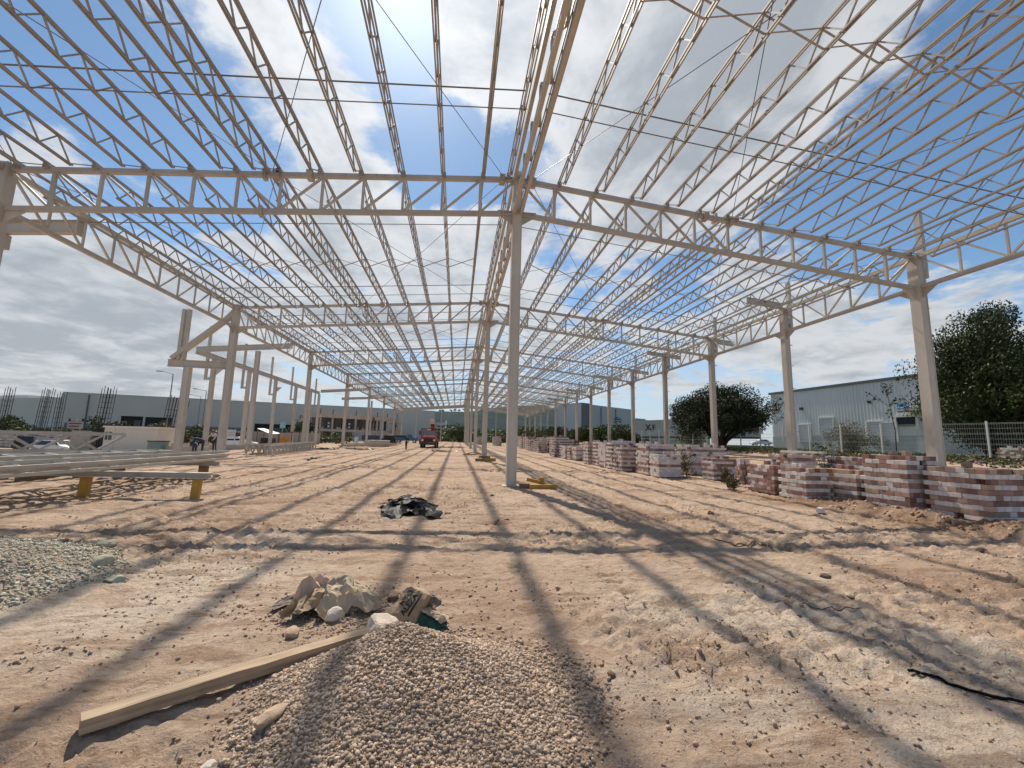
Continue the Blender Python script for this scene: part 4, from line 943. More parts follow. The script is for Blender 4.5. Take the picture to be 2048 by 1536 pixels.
# ------------------------------------------------------------------ yellow formwork blocks
YW = mat('yellow_timber', (.50, .285, .055), .75, col2=(.36, .19, .035), scale=4, bump=.2, bscale=14)
YD = mat('weathered_timber', (.22, .14, .075), .85, var=.3, scale=5)
def block(label, c, s, rz, m=YW, ry=0.0, cat='timber block', grp='yellow timber blocks by the columns'):
    mb = MB(); bev(mb, (0, 0, 0), s, .008); me = mb.mesh('timber_block'); me.materials.append(m)
    o = link('timber_block', me, None, c, None, (0, ry, rz)); return tag(o, label, cat, grp)
zc = gd(2.8, 14.9)
block('long yellow timber block lying foremost beside the nearest centre column', (2.88, 14.72, zc+.08), (.62, .16, .16), -.04)
block('short yellow timber block at the right end of the blocks by the centre column', (3.34, 14.78, zc+.08), (.34, .16, .15), .05)
block('weathered brown timber block left in the heap by the centre column', (2.44, 14.98, zc+.08), (.36, .2, .15), .2, YD)
block('upper yellow timber leaning across the heap by the centre column', (2.76, 14.98, zc+.26), (.50, .13, .12), -.35, YW, .18)
block('upright dark yellow timber on the heap by the centre column', (3.02, 14.95, zc+.27), (.17, .15, .24), .1, YW)
block('thin brown timber behind the upright one by the centre column', (2.90, 15.12, zc+.27), (.42, .08, .12), -.5, YD, .12)
zc = gz(2, 30)
block('orange timber block at the foot of the second centre column', (2.35, 30.3, zc+.14), (.9, .2, .22), .0)
block('brown timber block left of the second centre column foot', (1.7, 30.25, zc+.12), (.7, .2, .18), .1, YD)
block('dark timber block on top at the second centre column foot', (2.0, 30.45, zc+.32), (.8, .25, .14), .05, YD)

# ------------------------------------------------------------------ steel trusses stored on trestles at the left
def stored_truss(label, p, q, upv, group, depth=.66, pan=1.03, cw=.065, endcut=True, m=STEEL, web=.05):
    p, q, u = Vector(p), Vector(q), Vector(upv).normalized(); L_ = (q-p).length; d = (q-p).normalized()
    t = thing('stored_truss', label, 'truss', tuple((p+q)/2), group); side = d.cross(u)
    MB().bar(p+u*depth, q+u*depth, cw, cw, u).build('top_chord', m, t)
    MB().bar(p+d*(pan*.7 if endcut else 0), q-d*(pan*.7 if endcut else 0), cw, cw, u).build('bottom_chord', m, t)
    n = int(L_/pan)
    for i in range(n):
        a = p+d*(i+.5)*L_/n-d*(L_/n)*.5; b_ = a+d*L_/n*.5; c = a+d*L_/n
        e = cw*.5
        MB().bar(a+u*(depth-e), b_+u*e, web, web, side).build('web_bar', m, t); MB().bar(b_+u*e, c+u*(depth-e), web, web, side).build('web_bar', m, t)
    return t
for i in range(4):
    z = .69+.08*i; xo = -8.75-[0, .12, -.02, .2, .08, .3][i]; yo = [0, .5, -.4, .9, .2, -.2][i]
    stored_truss(f'lattice truss lying flat in the front stored stack at left, {ORD[i]} from the bottom', (xo, 3.0+yo, z), (xo+.10*(-1)**i, 18.6+yo*.6, z), (-1, 0, .03*(-1)**i), 'stored flat trusses', .95 if i % 2 == 0 else .82, 1.1, .07, True, STEEL, .05)
for i in range(4):
    z = .69+.08*i; xo = -10.1-[0, .15, .05, .25][i]
    stored_truss(f'lattice truss lying flat in the rear stored stack at left, {ORD[i]} from the bottom', (xo, 3.2, z), (xo-.1, 18.0, z), (-1, 0, .02), 'stored flat trusses', .95, 1.1, .08, True, STEEL, .055)
S0, S1 = atd(-150, 905, 12.0), atd(246, 904, 15.6)
stored_truss('lattice truss standing upright behind the stored stack at left', (S0.x, S0.y, .90), (S1.x, S1.y, .90), (0, 0, 1), 'stored upright trusses', .62, 1.15, .095, True, STEEL, .08)
S2, S3 = atd(-150, 905, 13.0), atd(200, 904, 16.0)
stored_truss('second upright lattice truss just behind the first at left', (S2.x, S2.y, .90), (S3.x, S3.y, .90), (0, 0, 1), 'stored upright trusses', .58, 1.15, .085, True, STEEL, .07)
for k_ in range(3):
    q_ = S0.lerp(S1, .2+.3*k_); block(f'timber trestle under the upright stored trusses, {ORD[k_]} from the left', (q_.x, q_.y+.3, .42), (.3, 1.4, .86), .0, YD, 0, 'trestle', 'trestles under upright trusses')
t = thing('support_beam', 'cream steel beam carrying the stored trusses at left', 'beam', (-8.2, 12.0, .4)); ibeam(t, (-6.10, 11.72, .565), (-12.0, 12.1, .565), .14, .2)
t = thing('support_beam', 'second cream steel beam under the far end of the stored trusses', 'beam', (-10, 16.5, .4)); ibeam(t, (-8.4, 16.6, .565), (-12.0, 16.6, .565), .16, .2)
for x_ in (-8.9, -11.6): MB().box2((x_-.12, 16.5, -.05), (x_+.12, 16.7, .49)).build('beam_foot', YD, t)
for lb, x, y, w in (('orange timber trestle post under the right end of the support beam', -6.42, 11.74, .18), ('orange timber trestle post under the stored trusses at far left', -9.05, 11.91, .19)):
    z0 = gd(x, y); o = MB().box2((-w/2, -.07, -.04), (w/2, .07, .49-z0)).build('trestle_post', YW); o.location = (x, y, z0); o.rotation_euler = (0, .04, .15); tag(o, lb, 'post', 'orange trestle posts')
# stack of upright trusses on the ground farther back
for i in range(5):
    p = Vector((-12.55-.55*i, 31.0+.25*i, gz(-13, 31)+.10)); q = Vector((-14.3-.30*i, 46.2+.1*i, gz(-14, 46)+.1))
    stored_truss(f'upright lattice truss in the ground stack by the left columns, {ORD[i]} from the right', p, q, (0, 0, 1), 'upright trusses stacked on the ground', .66, 1.0, .06, False, STEEL if i < 2 else STEELD, .05)
for i in range(4):
    p = Vector((-15.2+.5*i, 58-.6*i, gz(-14, 58)+.12)); q = p+Vector((5.2, 7.5, .1))
    stored_truss(f'lattice truss lying on the dirt in the middle distance, {ORD[i]} from the left', p, q, (.75, -.5, .35), 'trusses lying in the middle distance', .8, 1.0, .07, False, STEEL, .06)
c = atd(757, 891, 62); t = thing('stacked_panels', 'low stack of cream wall panels lying in the middle distance', 'panels', (c.x, c.y, gz(c.x, c.y)))
for i in range(6): MB().box((c.x+.06*(i % 2), c.y+.1*(i % 3), gz(c.x, c.y)+.08+.14*i), (2.9, 5.5, .12), .12).build('panel', mat('cream_panel', (.60, .54, .43), .7, var=.08, scale=2), t)
# debris piles in the middle distance
def debris(label, px_, py_, d, n, s, mats, seed):
    c = atd(px_, py_, d); zb = gz(c.x, c.y); t = thing('debris_pile', label, 'debris', (c.x, c.y, zb), 'loose debris'); rr = random.Random(seed)
    for i in range(n):
        a = rr.uniform(0, 3.14); L_ = rr.uniform(.5, 1.6)*s; p = Vector((c.x+rr.gauss(0, s*.6), c.y+rr.gauss(0, s*.5), zb+.05+.05*rr.random()*i*.3)); v = Vector((math.cos(a)*L_/2, math.sin(a)*L_/2, rr.gauss(0, .08)))
        MB().bar(p-v, p+v, rr.uniform(.06, .18), rr.uniform(.03, .08)).build('scrap_piece', rr.choice(mats), t)
DW = [YD, STEELD, mat('dark_scrap', (.06, .045, .035), .9)]
debris('dark scrap pile beyond the end of the ground stack of trusses', 648, 903, 44, 14, 1.0, DW, 1)
debris('scattered scrap boards near the middle, left of the walking man', 722, 902, 46, 9, 1.3, DW, 2)
debris('pale scrap timber in front of the red truck', 888, 901, 46, 12, 1.5, [STEELD, YD, STEEL], 3)
debris('heap of twisted steel right of the red truck', 895, 891, 62, 16, 2.2, [STEELD, STEEL, YD], 4)
debris('small dark scrap on the dirt left of the middle', 616, 917, 27, 5, .5, [DW[2], YD], 5)
debris('dark timber pieces by the third centre column', 955, 901, 40, 9, 1.0, DW, 6)
# wires and a hose on the ground
def wire(label, pts, r, m, cat='wire'):
    P = [Vector((x, y, gd(x, y)+r+.004)) for x, y in pts]; fine = []
    for i in range(len(P)-1):
        for k in range(6):
            q = P[i].lerp(P[i+1], k/6); q.z = gd(q.x, q.y)+r+.006; fine.append(q)
    fine.append(P[-1]); o = MB().path(fine, r, 5).build('ground_wire', m, None, True, fine[0]); return tag(o, label, cat)
wire('bent dark wire lying on the dirt at right', [(4.42, 6.98), (4.62, 6.72), (4.95, 6.70), (5.05, 6.5), (4.92, 6.22)], .012, RKD)
wire('thin straight wire on the pale dirt at right', [(3.42, 4.30), (3.80, 4.05), (4.05, 3.98)], .006, RKD)
wire('black hose at the right edge in the foreground', [(3.30, 2.90), (3.42, 2.74), (3.62, 2.52), (3.85, 2.30)], .011, BPM, 'hose')
wire('twig on the dirt in front of the black plastic', [(.62, 8.35), (.95, 8.9), (1.15, 9.1)], .012, YD, 'twig')
# ------------------------------------------------------------------ hills and far land
def hill(name, prof, d0, d1, m, label):
    V = []; n = len(prof); rows = 14; rg_ = np.random.default_rng(4)
    for j in range(rows):
        f = j/(rows-1)
        for i, (px_, py_) in enumerate(prof):
            top = atd(px_, py_, d1); base = atd(px_, 880, d0); p = Vector((base.x+(top.x-base.x)*f, base.y+(top.y-base.y)*f, 0))
            z = 0+(top.z)*(f**1.35)*(1+.10*float(fbm(np.array([px_*.02]), np.array([j*.5]), 3)[0])*(1 if 0 < j < rows-1 else 0)); V.append((p.x, p.y, z))
    for i, (px_, py_) in enumerate(prof): q = atd(px_, 880, d1*1.4); V.append((q.x, q.y, -2))
    rows += 1
    F = [(j*n+i, j*n+i+1, (j+1)*n+i+1, (j+1)*n+i) for j in range(rows-1) for i in range(n-1)]
    o = nparr_mesh(name, V, F, m, smooth=True); structure(o, label); return o
HM = mat('scrub_hillside_hazed', (.010, .024, .026), .95, col2=(.032, .048, .046), scale=.012, thr=(.35, .68), detail=12, coord='Object', spec=0.0)  # blue cast of distant haze is mixed into the scrub's base colour
prof = [(480, 836), (560, 830), (640, 826), (720, 824), (800, 824), (850, 823), (880, 822.5), (905, 823), (930, 824), (950, 822), (975, 817), (1000, 814.5), (1030, 812), (1060, 811), (1090, 814), (1110, 816.5), (1130, 818), (1145, 824), (1170, 836), (1200, 842), (1240, 842), (1262, 838), (1275, 836.5), (1290, 838), (1300, 846), (1340, 858), (1420, 868)]
fine = []
for a, b in zip(prof[:-1], prof[1:]):
    for k in range(5): fine.append((a[0]+(b[0]-a[0])*k/5, a[1]+(b[1]-a[1])*k/5+float(fbm(np.array([a[0]*.3+k*2.7]), np.array([3.3]), 3)[0])*1.6))
fine.append(prof[-1])
hill('hills', fine, 700, 1700, HM, 'dark blue-green hills on the horizon')

LEAF = {}
def leafmat(name, c, c2):
    if name in LEAF: return LEAF[name]
    m = mat(name, c, .65, col2=c2, scale=.9, detail=3, spec=.25); LEAF[name] = m; return m
G1 = leafmat('leaf_dark_green', (.022, .040, .010), (.050, .078, .018)); G2 = leafmat('leaf_mid_green', (.045, .075, .016), (.085, .115, .028)); G3 = leafmat('leaf_olive', (.075, .085, .022), (.13, .125, .045)); G4 = leafmat('leaf_dry', (.12, .085, .04), (.19, .14, .07)); G5 = leafmat('leaf_black_green', (.014, .024, .008), (.038, .052, .014))
BARK = mat('bark', (.055, .040, .028), .95, var=.3, scale=8, bump=.5, bscale=20)
def leaves(name, clumps, per, spread, size, mats, parent, seed, droop=0.0, aspect=1.8, org=(0, 0, 0), zs=.75):
    rg_ = np.random.default_rng(seed); C_ = np.asarray(clumps); n = len(C_)*per
    c = np.repeat(C_[:, :3], per, 0); s = np.repeat(C_[:, 3] if C_.shape[1] > 3 else np.ones(len(C_)), per)[:, None]
    g = rg_.normal(0, 1, (n, 3)); g /= np.maximum(1, np.linalg.norm(g, axis=1, keepdims=True)/1.7)
    p = c+g*spread*s*np.array([1, 1, zs]); 
    if droop: p[:, 2] -= droop*rg_.random(n)**2
    d = rg_.normal(0, 1, (n, 3)); d[:, 2] -= droop*1.2; d /= np.linalg.norm(d, axis=1, keepdims=True); e = np.cross(d, rg_.normal(0, 1, (n, 3))); e /= np.linalg.norm(e, axis=1, keepdims=True)
    L_ = size*rg_.uniform(.6, 1.3, (n, 1)); d = d*L_; e = e*L_/aspect
    V = np.stack([p-d*.5, p+e*.5, p+d*.5, p-e*.5], 1).reshape(-1, 3); F = np.arange(n*4).reshape(n, 4)
    o = nparr_mesh(name, V, F, mats, parent, org=org); o.data.polygons.foreach_set('material_index', np.repeat(rg_.integers(0, len(mats), len(C_)), per).astype(np.int32)); return o
def branch_tree(t, base, ends, r0, m=BARK, name='trunk', seed=0, fork=.35):
    rr = random.Random(seed); mb = MB(); base = Vector(base)
    for e in ends:
        e = Vector(e); f = base.lerp(e, fork); f = Vector((base.x+(e.x-base.x)*.18, base.y+(e.y-base.y)*.18, base.z+(e.z-base.z)*fork))
        pts = [base, f]; 
        for k in range(1, 5): q = f.lerp(e, k/4); q += Vector((rr.gauss(0, .06), rr.gauss(0, .06), 0))*(f-e).length*.4; pts.append(q)
        R = [r0, r0*.62, r0*.42, r0*.3, r0*.18, r0*.08]
        for a, b, ra, rb in zip(pts[:-1], pts[1:], R[:-1], R[1:]): mb.tube(a, b, ra, 7, rb, 0, False)
    return mb.build(name, m, t, True)
def crown_clumps(c, rx, ry, rz, n, seed, shell=.55, flat=-.6, smin=.6, smax=1.2):
    rr = np.random.default_rng(seed); out = []
    while len(out) < n:
        u = rr.normal(0, 1, 3); u /= np.linalg.norm(u); r = shell+(1-shell)*rr.random() if rr.random() < .8 else rr.random()*shell
        if u[2]*r < flat: continue
        k = 1+.22*math.sin(u[0]*5+seed)*math.cos(u[1]*4+seed*2)+.12*rr.normal()
        out.append((c[0]+u[0]*rx*r*k, c[1]+u[1]*ry*r*k, c[2]+u[2]*rz*r*k, rr.uniform(smin, smax)))
    return out
def tree(name, label, base, c, rad, n, per, spread, size, mats, seed, r0, ends=9, droop=0., shell=.55, flat=-.5, group=None, cat='tree', fork=.35, aspect=1.8):
    t = thing(name, label, cat, base, group); cl = crown_clumps(c, *rad, n, seed, shell, flat)
    leaves('crown', cl, per, spread, size, mats, t, seed, droop, aspect, base)
    rr = random.Random(seed); branch_tree(t, base, [cl[rr.randrange(len(cl))][:3] for _ in range(ends)], r0, seed=seed, fork=fork); return t
bz = gz(33, 23)
tree('pepper_tree', 'large dark pepper tree with drooping foliage at the right edge', (34.6, 23.5, bz), (34.9, 23.2, 6.3), (3.5, 3.6, 4.9), 230, 330, .62, .22, [G5, G1, G1, G2], 5, .32, 12, .9, .45, -.85, aspect=2.6)
tree('pepper_tree', 'dark tree crown beyond the large pepper tree at the right edge', (37.0, 18.5, bz), (37.2, 18.5, 5.6), (3.6, 3.6, 4.4), 130, 260, .7, .24, [G5, G1, G1], 15, .3, 8, .9, .45, -.9, aspect=2.6)
mz = gz(24.6, 37.6)
tree('mesquite_tree', 'wide dark mesquite tree behind the right-row columns', (24.9, 37.6, mz), (24.6, 37.6, 4.55), (4.9, 4.2, 2.55), 230, 260, .5, .17, [G5, G5, G1, G5], 9, .24, 14, .1, .45, -.62, fork=.3)
tree('bare_bush', 'olive bush with bare twigs in front of the metal warehouse', (29.0, 27.8, gz(29, 27.8)), (29.0, 27.8, 2.35), (2.0, 1.7, 1.15), 70, 120, .40, .09, [G3, G4, G4, G2], 21, .06, 26, 0, .35, -.8, cat='bush', fork=.12)
tree('hedge_bush', 'low green bush beyond the fence left of the white door', (26.9, 46, gz(26.9, 46)), (26.9, 46, 2.5), (1.5, 1.6, 1.0), 40, 120, .5, .14, [G2, G3], 22, .06, 8, 0, .3, -.8, cat='bush', fork=.15)
for i, (x, y, r, h) in enumerate([(23.5, 66, 2.6, 2.4), (22.8, 73, 3.0, 2.7), (22.5, 81, 2.6, 2.3), (23.2, 58, 2.2, 2.0), (22.2, 90, 3.2, 3.2), (21.6, 100, 3.4, 3.0), (21, 112, 3.6, 2.8), (22, 52, 1.6, 1.6)]):
    tree('cactus_thicket', f'leafy green thicket along the right boundary, {ORD[i]} from the left end' if False else f'leafy green thicket behind the far right columns, {["beside the trailer", "third column gap", "fourth column gap", "nearest low one", "fifth column gap", "sixth column gap", "farthest", "small one by the fence"][i]}', (x, y, gz(x, y)), (x, y, gz(x, y)+h*.55), (r, r, h*.62), 60, 90, .42, .26, [G2, G3, G2, G1], 50+i, .08, 8, 0, .3, -.9, 'boundary thickets', 'bush', .2, 1.5)
t_ = thing('sapling', 'slender sapling with few leaves in front of the metal warehouse', 'tree', (24.5, 21.0, gz(24.5, 21)))
b0 = Vector((24.5, 21.0, gz(24.5, 21))); mb = MB(); pts = [b0, b0+Vector((.05, 0, 1.6)), b0+Vector((-.15, 0, 2.9)), b0+Vector((-.25, 0, 4.1))]
for a, b, ra, rb in zip(pts[:-1], pts[1:], (.035, .026, .018), (.026, .018, .007)): mb.tube(a, b, ra, 6, rb)
tips = [pts[3]]
for a, v in ((pts[2], (-1.2, .1, .75)), (pts[2], (.5, 0, .5)), (pts[1]+Vector((0, 0, .6)), (-.35, 0, .5)), (pts[2]+Vector((-.1, 0, .6)), (.35, .1, .7)), (pts[2]+Vector((-.1, 0, .5)), (-.3, -.1, .8))): mb.tube(a, a+Vector(v), .016, 5, .005); tips += [a+Vector(v)*k for k in (.4, .6, .8, 1)]
mb.build('trunk', BARK, t_, True); leaves('crown', [(*p, .6) for p in tips], 7, .16, .16, [G1, G5], t_, 3, .1, 2.2, tuple(b0))
for i, (x, y, s, lb) in enumerate([(11.1, 12.95, .5, 'small weed with pale leaves between the near brick pallets'), (12.4, 13.0, .55, 'leafy plant growing over the near brick pallets'), (10.2, 14.9, .32, 'dry weed clump left of the near brick pallets'), (11.0, 19.6, .7, 'tall weeds growing beside the low white-faced pallet'), (11.5, 20.2, .8, 'tall dry weeds between the pallets'), (12.0, 17.9, .4, 'weeds at the foot of the stepped brick pile')]):
    z = gz(x, y); t = thing('weed_clump', lb, 'weed', (x, y, z)); rr = random.Random(i); mb = MB(); tips = []
    for k in range(14): e = Vector((x+rr.gauss(0, s*.35), y+rr.gauss(0, s*.35), z+s*rr.uniform(.5, 1.6)+(.9 if i == 1 else 0))); mb.tube((x+rr.gauss(0, .08), y+rr.gauss(0, .08), z-.02), e, .008, 4, .003); tips.append((*e, .5)); tips.append((*(Vector((x, y, z)).lerp(e, .6)), .5))
    mb.build('stems', BARK if i in (1,) else G4, t); leaves('foliage', tips, 16, .16, .10, [G3, G4] if i != 1 else [G2, mat('leaf_silver', (.30, .31, .26), .6)], t, i, 0, 2.4, (x, y, z))
# grass tufts and scrub masses
rg = np.random.default_rng(2)
def scrub(name, label, pts, per, spread, size, mats, seed, cat='vegetation', zs=.75):
    o = leaves(name, pts, per, spread, size, mats, None, seed, 0, 1.4, zs=zs); tag(o, label, cat, None, 'stuff'); return o
pts = []
for _ in range(420):
    px_ = rg.uniform(860, 1115); d = rg.uniform(135, 230); p = atd(px_, 880, d); pts.append((p.x, p.y, gz(p.x, p.y)+rg.uniform(.2, 4.2)*(.5+.5*vnoise(np.array([px_*.03]), np.array([d*.02]))[0]), rg.uniform(.7, 1.5)))
scrub('far_scrub', 'green scrubland belt behind the site, below the hills', pts, 40, 1.5, .8, [G2, G3, leafmat('leaf_olive_sunlit', (.11, .14, .04), (.17, .19, .07))], 3)  # brightest leaf colour has sunlight painted in, on random clumps
pts = []
for _ in range(300):
    px_ = rg.uniform(-60, 700); d = rg.uniform(78, 120); p = atd(px_, 870, d); pts.append((p.x, p.y, gz(p.x, p.y)+rg.uniform(-.2, 1.6), rg.uniform(.6, 1.2)))
scrub('left_scrub', 'weedy strip in front of the grey warehouse at left', pts, 40, .9, .5, [G3, G4, G2, G1], 4)
for i, (px_, d, w, h, lb) in enumerate([(15, 70, 3.2, 4.2, 'dark green tree at the far left edge'), (215, 75, 3.4, 3.9, 'round green tree left of the dark warehouse opening'), (318, 72, 3.6, 3.6, 'olive tree behind the site office'), (400, 68, 3.0, 2.8, 'olive bush between the left canopy columns'), (605, 96, 2.6, 4.6, 'green tree before the dark opening, behind the left columns'), (918, 120, 3.6, 4.4, 'dark bush at the far end beside the centre columns'), (1240, 92, 3.2, 4.0, 'small round tree left of the trailer'), (930, 150, 4.5, 4.0, 'green tree mass behind the far centre columns'), (48, 66, 2.0, 2.2, 'low dark bush near the far left edge')]):
    p = atd(px_, 880, d); z = gz(p.x, p.y); tree('background_tree', lb, (p.x, p.y, z), (p.x, p.y, z+h*.55), (w, w, h*.5), 60, 90, .6, .35, [G1, G2, G3] if i != 2 else [G3, G4, G2], 80+i, .14, 6, 0, .3, -.9, 'background trees', 'tree', .25, 1.5)
pts = []
for i in range(70):
    px_ = rg.uniform(862, 1000); d = rg.uniform(1580, 1690)
pts_r = [(880, 1650, 9), (886, 1650, 7), (902, 1650, 8), (910, 1650, 12), (918, 1650, 8), (965, 1650, 6)]
for i, (px_, d, h) in enumerate(pts_r):
    p = atd(px_, 822.5, d); tree('ridge_tree', f'lone tree on the hill crest, {ORD[i]} from the left', (p.x, p.y, p.z-4), (p.x, p.y, p.z+h*.4), (h*.55, h*.5, h*.45), 14, 40, 2.0, 1.6, [G5, G1], 120+i, .5, 4, 0, .3, -.9, 'ridge trees', 'tree', .3, 1.3)

# ------------------------------------------------------------------ fence on the right
FP = [(28.6, 6), (28.0, 13), (27.5, 19.7), (27.0, 23.2), (26.5, 26.7), (26.35, 31.5), (26.25, 36.4), (26.2, 44), (26.1, 52), (26.1, 60), (26.1, 68), (26.1, 76)]
WH = mat('white_fence_paint', (.72, .72, .68), .5, var=.06, scale=3)
def fence():
    t = thing('mesh_fence', 'white welded-mesh fence with square posts along the right boundary', 'fence', (26.5, 30, gz(26.5, 30)))
    pp = [Vector((*FP[0], 0))]; acc = 0
    dense = []
    for a, b in zip(FP[:-1], FP[1:]):
        for k in range(40): dense.append(Vector((a[0]+(b[0]-a[0])*k/40, a[1]+(b[1]-a[1])*k/40, 0)))
    last = dense[0]; posts = [last]
    for q in dense:
        if (q-last).length >= 2.5: posts.append(q); last = q
    pm = MB().box2((-.035, -.035, 0), (.035, .035, 2.08)).mesh('post'); pm.materials.append(WH)
    O = Vector(ORG[t.name])
    for i, q in enumerate(posts):
        z = gz(q.x, q.y)+.02; link('post', pm, t, (q.x-O.x, q.y-O.y, z-O.z))
        if i+1 < len(posts):
            r = posts[i+1]; zr_ = gz(r.x, r.y)+.02; mb = MB(); a0, b0 = Vector((q.x, q.y, z)), Vector((r.x, r.y, zr_))
            for h in (.08, .28, .33, .6, .85, .90, 1.15, 1.40, 1.45, 1.7, 1.93, 1.98): mb.bar(a0+Vector((0, 0, h)), b0+Vector((0, 0, h)), .009, .009)
            nv = 25 if q.y < 40 else 10
            for k in range(1, nv): c = a0.lerp(b0, k/nv); mb.bar(c+Vector((0, 0, .04)), c+Vector((0, 0, 2.0)), .003 if q.y < 40 else .006, .003)
            mb.build('mesh_panel', WH, t)
fence()
# dark stone footing under the fence, boulders
o = nparr_mesh('fence_footing', *(lambda A: A)((np.array([(x+s*.18, y, gz(x, y)+z) for (x, y) in FP for s, z in ((-1, -.5), (-1, .04), (1, .04), (1, -.5))]), np.array([(i*4+j, i*4+(j+1), i*4+4+(j+1), i*4+4+j) for i in range(len(FP)-1) for j in range(3)]))), mat('dark_stone', (.11, .09, .075), .95, var=.4, scale=3, bump=.6, bscale=6)); tag(o, 'dark rubble footing under the white mesh fence', 'wall')
x = rg.uniform(22.3, 26.4, 900); y = rg.uniform(10, 60, 900); R_ = .06+.16*rg.random(900)**2
tag(stone_cloud('boundary_rubble', np.stack([x, y, macro(x, y)+R_*.1], -1), R_, [mat('dark_stone', (.1, .1, .1)), RKD], seed=12), 'dark rubble and weeds at the foot of the fence', 'rubble')
pts = [(rg.uniform(22.5, 26.2), rg.uniform(10, 70), 0, rg.uniform(.5, 1.2)) for _ in range(320)]; pts = [(a, b, gz(a, b)+.1, s) for a, b, _, s in pts]
scrub('fence_weeds', 'low green and dry weeds along the fence foot', pts, 50, .32, .12, [G3, G2, G4], 9, zs=.4)
pts = [(rg.uniform(27.5, 48), rg.uniform(12, 95), 0, rg.uniform(.7, 1.4)) for _ in range(900)]; pts = [(a, b, gz(a, b)+.03, s) for a, b, _, s in pts]
scrub('verge_grass', 'green grass verge between the fence and the warehouse', pts, 40, .8, .16, [G2, G3, leafmat('leaf_bright', (.10, .15, .03), (.15, .19, .05))], 10, 'grass', .08)
# heap of reddish bricks/planks beyond the fence at the right edge
for i in range(9):
    x, y = 30.5+i % 3*1.9, 15.0+i//3*2.2; pallet(x, x+1.5, y, y+1.2, .8+.2*(i % 2), f'dark brick pallet stored beyond the fence at the right edge, {ORD[i]} of the group', False, 200+i, 0, 'red')
# ------------------------------------------------------------------ buildings
def frame_of(a, b):
    a, b = Vector((a[0], a[1], 0)), Vector((b[0], b[1], 0)); L_ = (b-a).length; u = (b-a).normalized(); n = Vector((-u.y, u.x, 0)); return a, u, n, L_
def wallbox(mb, a, u, n, s0, s1, z0, z1, d0, d1, mi=0):
    P = [a+u*s+n*d+Vector((0, 0, z)) for z in (z0, z1) for s, d in ((s0, d0), (s1, d0), (s1, d1), (s0, d1))]
    mb.add(P, [(3, 2, 1, 0), (4, 5, 6, 7), (0, 1, 5, 4), (1, 2, 6, 5), (2, 3, 7, 6), (3, 0, 4, 7)], mi)
def facade(t, a, u, n, L_, zb, zt, holes, m, depth=.3, name='wall'):
    """wall with real openings: holes = (s0, s1, z0, z1)"""
    ss = sorted({0, L_, *[h[0] for h in holes], *[h[1] for h in holes]}); mb = MB()
    for s0, s1 in zip(ss[:-1], ss[1:]):
        hs = sorted([h for h in holes if h[0] <= s0+1e-6 and h[1] >= s1-1e-6], key=lambda h: h[2]); z = zb
        for h in hs:
            if h[2] > z+1e-4: wallbox(mb, a, u, n, s0, s1, z, h[2], 0, depth)
            z = h[3]
        if z < zt-1e-4: wallbox(mb, a, u, n, s0, s1, z, zt, 0, depth)
    return mb.build(name, m, t)
def sproj(a, u, px_, n):     # distance along a wall at which the view ray of column px_ meets it
    r = ray(px_, 860); p = Vector((a.x, a.y)); det = r.x*(-u.y)+u.x*r.y
    return (r.x*(-(0-p.y))*-1+0) if False else ((r.y*(p.x)-r.x*(p.y))/(r.x*u.y-r.y*u.x))
GREYP = mat('grey_cladding', (.52, .485, .45), .6, var=.06, scale=.05); GREYL = mat('grey_cladding_light', (.50, .495, .485), .6, var=.05, scale=.05); GREYD = mat('grey_cladding_dark', (.075, .085, .10), .5)
NAVY = mat('dock_shade_and_print', (.012, .013, .026), .8); DOCK = mat('dock_door', (.13, .135, .14), .7)  # navy-black carries the painted shade of dock openings, also the sign print
# long grey warehouse, left
a, u, n, L_ = frame_of((-117.0, 141.5), (-9.2, 174.6)); zb = gz(-60, 150)-1.0
t = thing('grey_warehouse', 'long dark grey flat-roofed warehouse across the left background', 'building', (-60, 160, zb))
hol = []
for p0, p1, z1 in ((238, 283, 6.6), (287, 341, 6.5), (508, 585, 5.6), (590, 640, 5.4), (646, 705, 5.2)): hol.append((sproj(a, u, p0, n), sproj(a, u, p1, n), 1.9, z1))
facade(t, a, u, n, L_, zb, 12.9, hol, GREYP, .4)
mb = MB(); wallbox(mb, a, u, n, 0, L_, zb, 12.6, 30, 30.4); wallbox(mb, a, u, n, 0, .4, zb, 12.6, .4, 30); wallbox(mb, a, u, n, L_-.4, L_, zb, 12.6, .4, 30); wallbox(mb, a, u, n, .4, L_-.4, 12.2, 12.5, .4, 30); mb.build('shell', GREYP, t)
for h in hol:
    mb = MB(); wallbox(mb, a, u, n, h[0]-.5, h[1]+.5, h[2]-.5, h[3]+.5, 3.0, 3.1); op = mb.build('dock_shade_panel', NAVY, t)  # dark panel behind each opening, its colour doing the work of shade
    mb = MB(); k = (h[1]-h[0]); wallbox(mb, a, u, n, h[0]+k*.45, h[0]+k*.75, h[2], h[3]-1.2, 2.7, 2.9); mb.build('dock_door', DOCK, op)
mb = MB(); wallbox(mb, a, u, n, -.1, L_+.1, 12.85, 13.15, -.1, .5); mb.build('parapet_cap', GREYL, t)
for p_ in (168, 452):
    s = sproj(a, u, p_, n); mb = MB(); wallbox(mb, a, u, n, s-.15, s+.15, zb, 12.6, -.25, -.02); mb.build('downpipe', GREYD, t)
for p0, p1, nm in ((127, 235, 'plinth'), (345, 505, 'plinth')):
    s0, s1 = sproj(a, u, p0, n), sproj(a, u, p1, n); mb = MB(); wallbox(mb, a, u, n, max(0, s0), s1, zb, 4.0, -.12, -.02); mb.build(nm, mat('grey_plinth', (.16, .165, .17), .8), t)
OR = mat('orange_sign', (.42, .16, .05), .6)
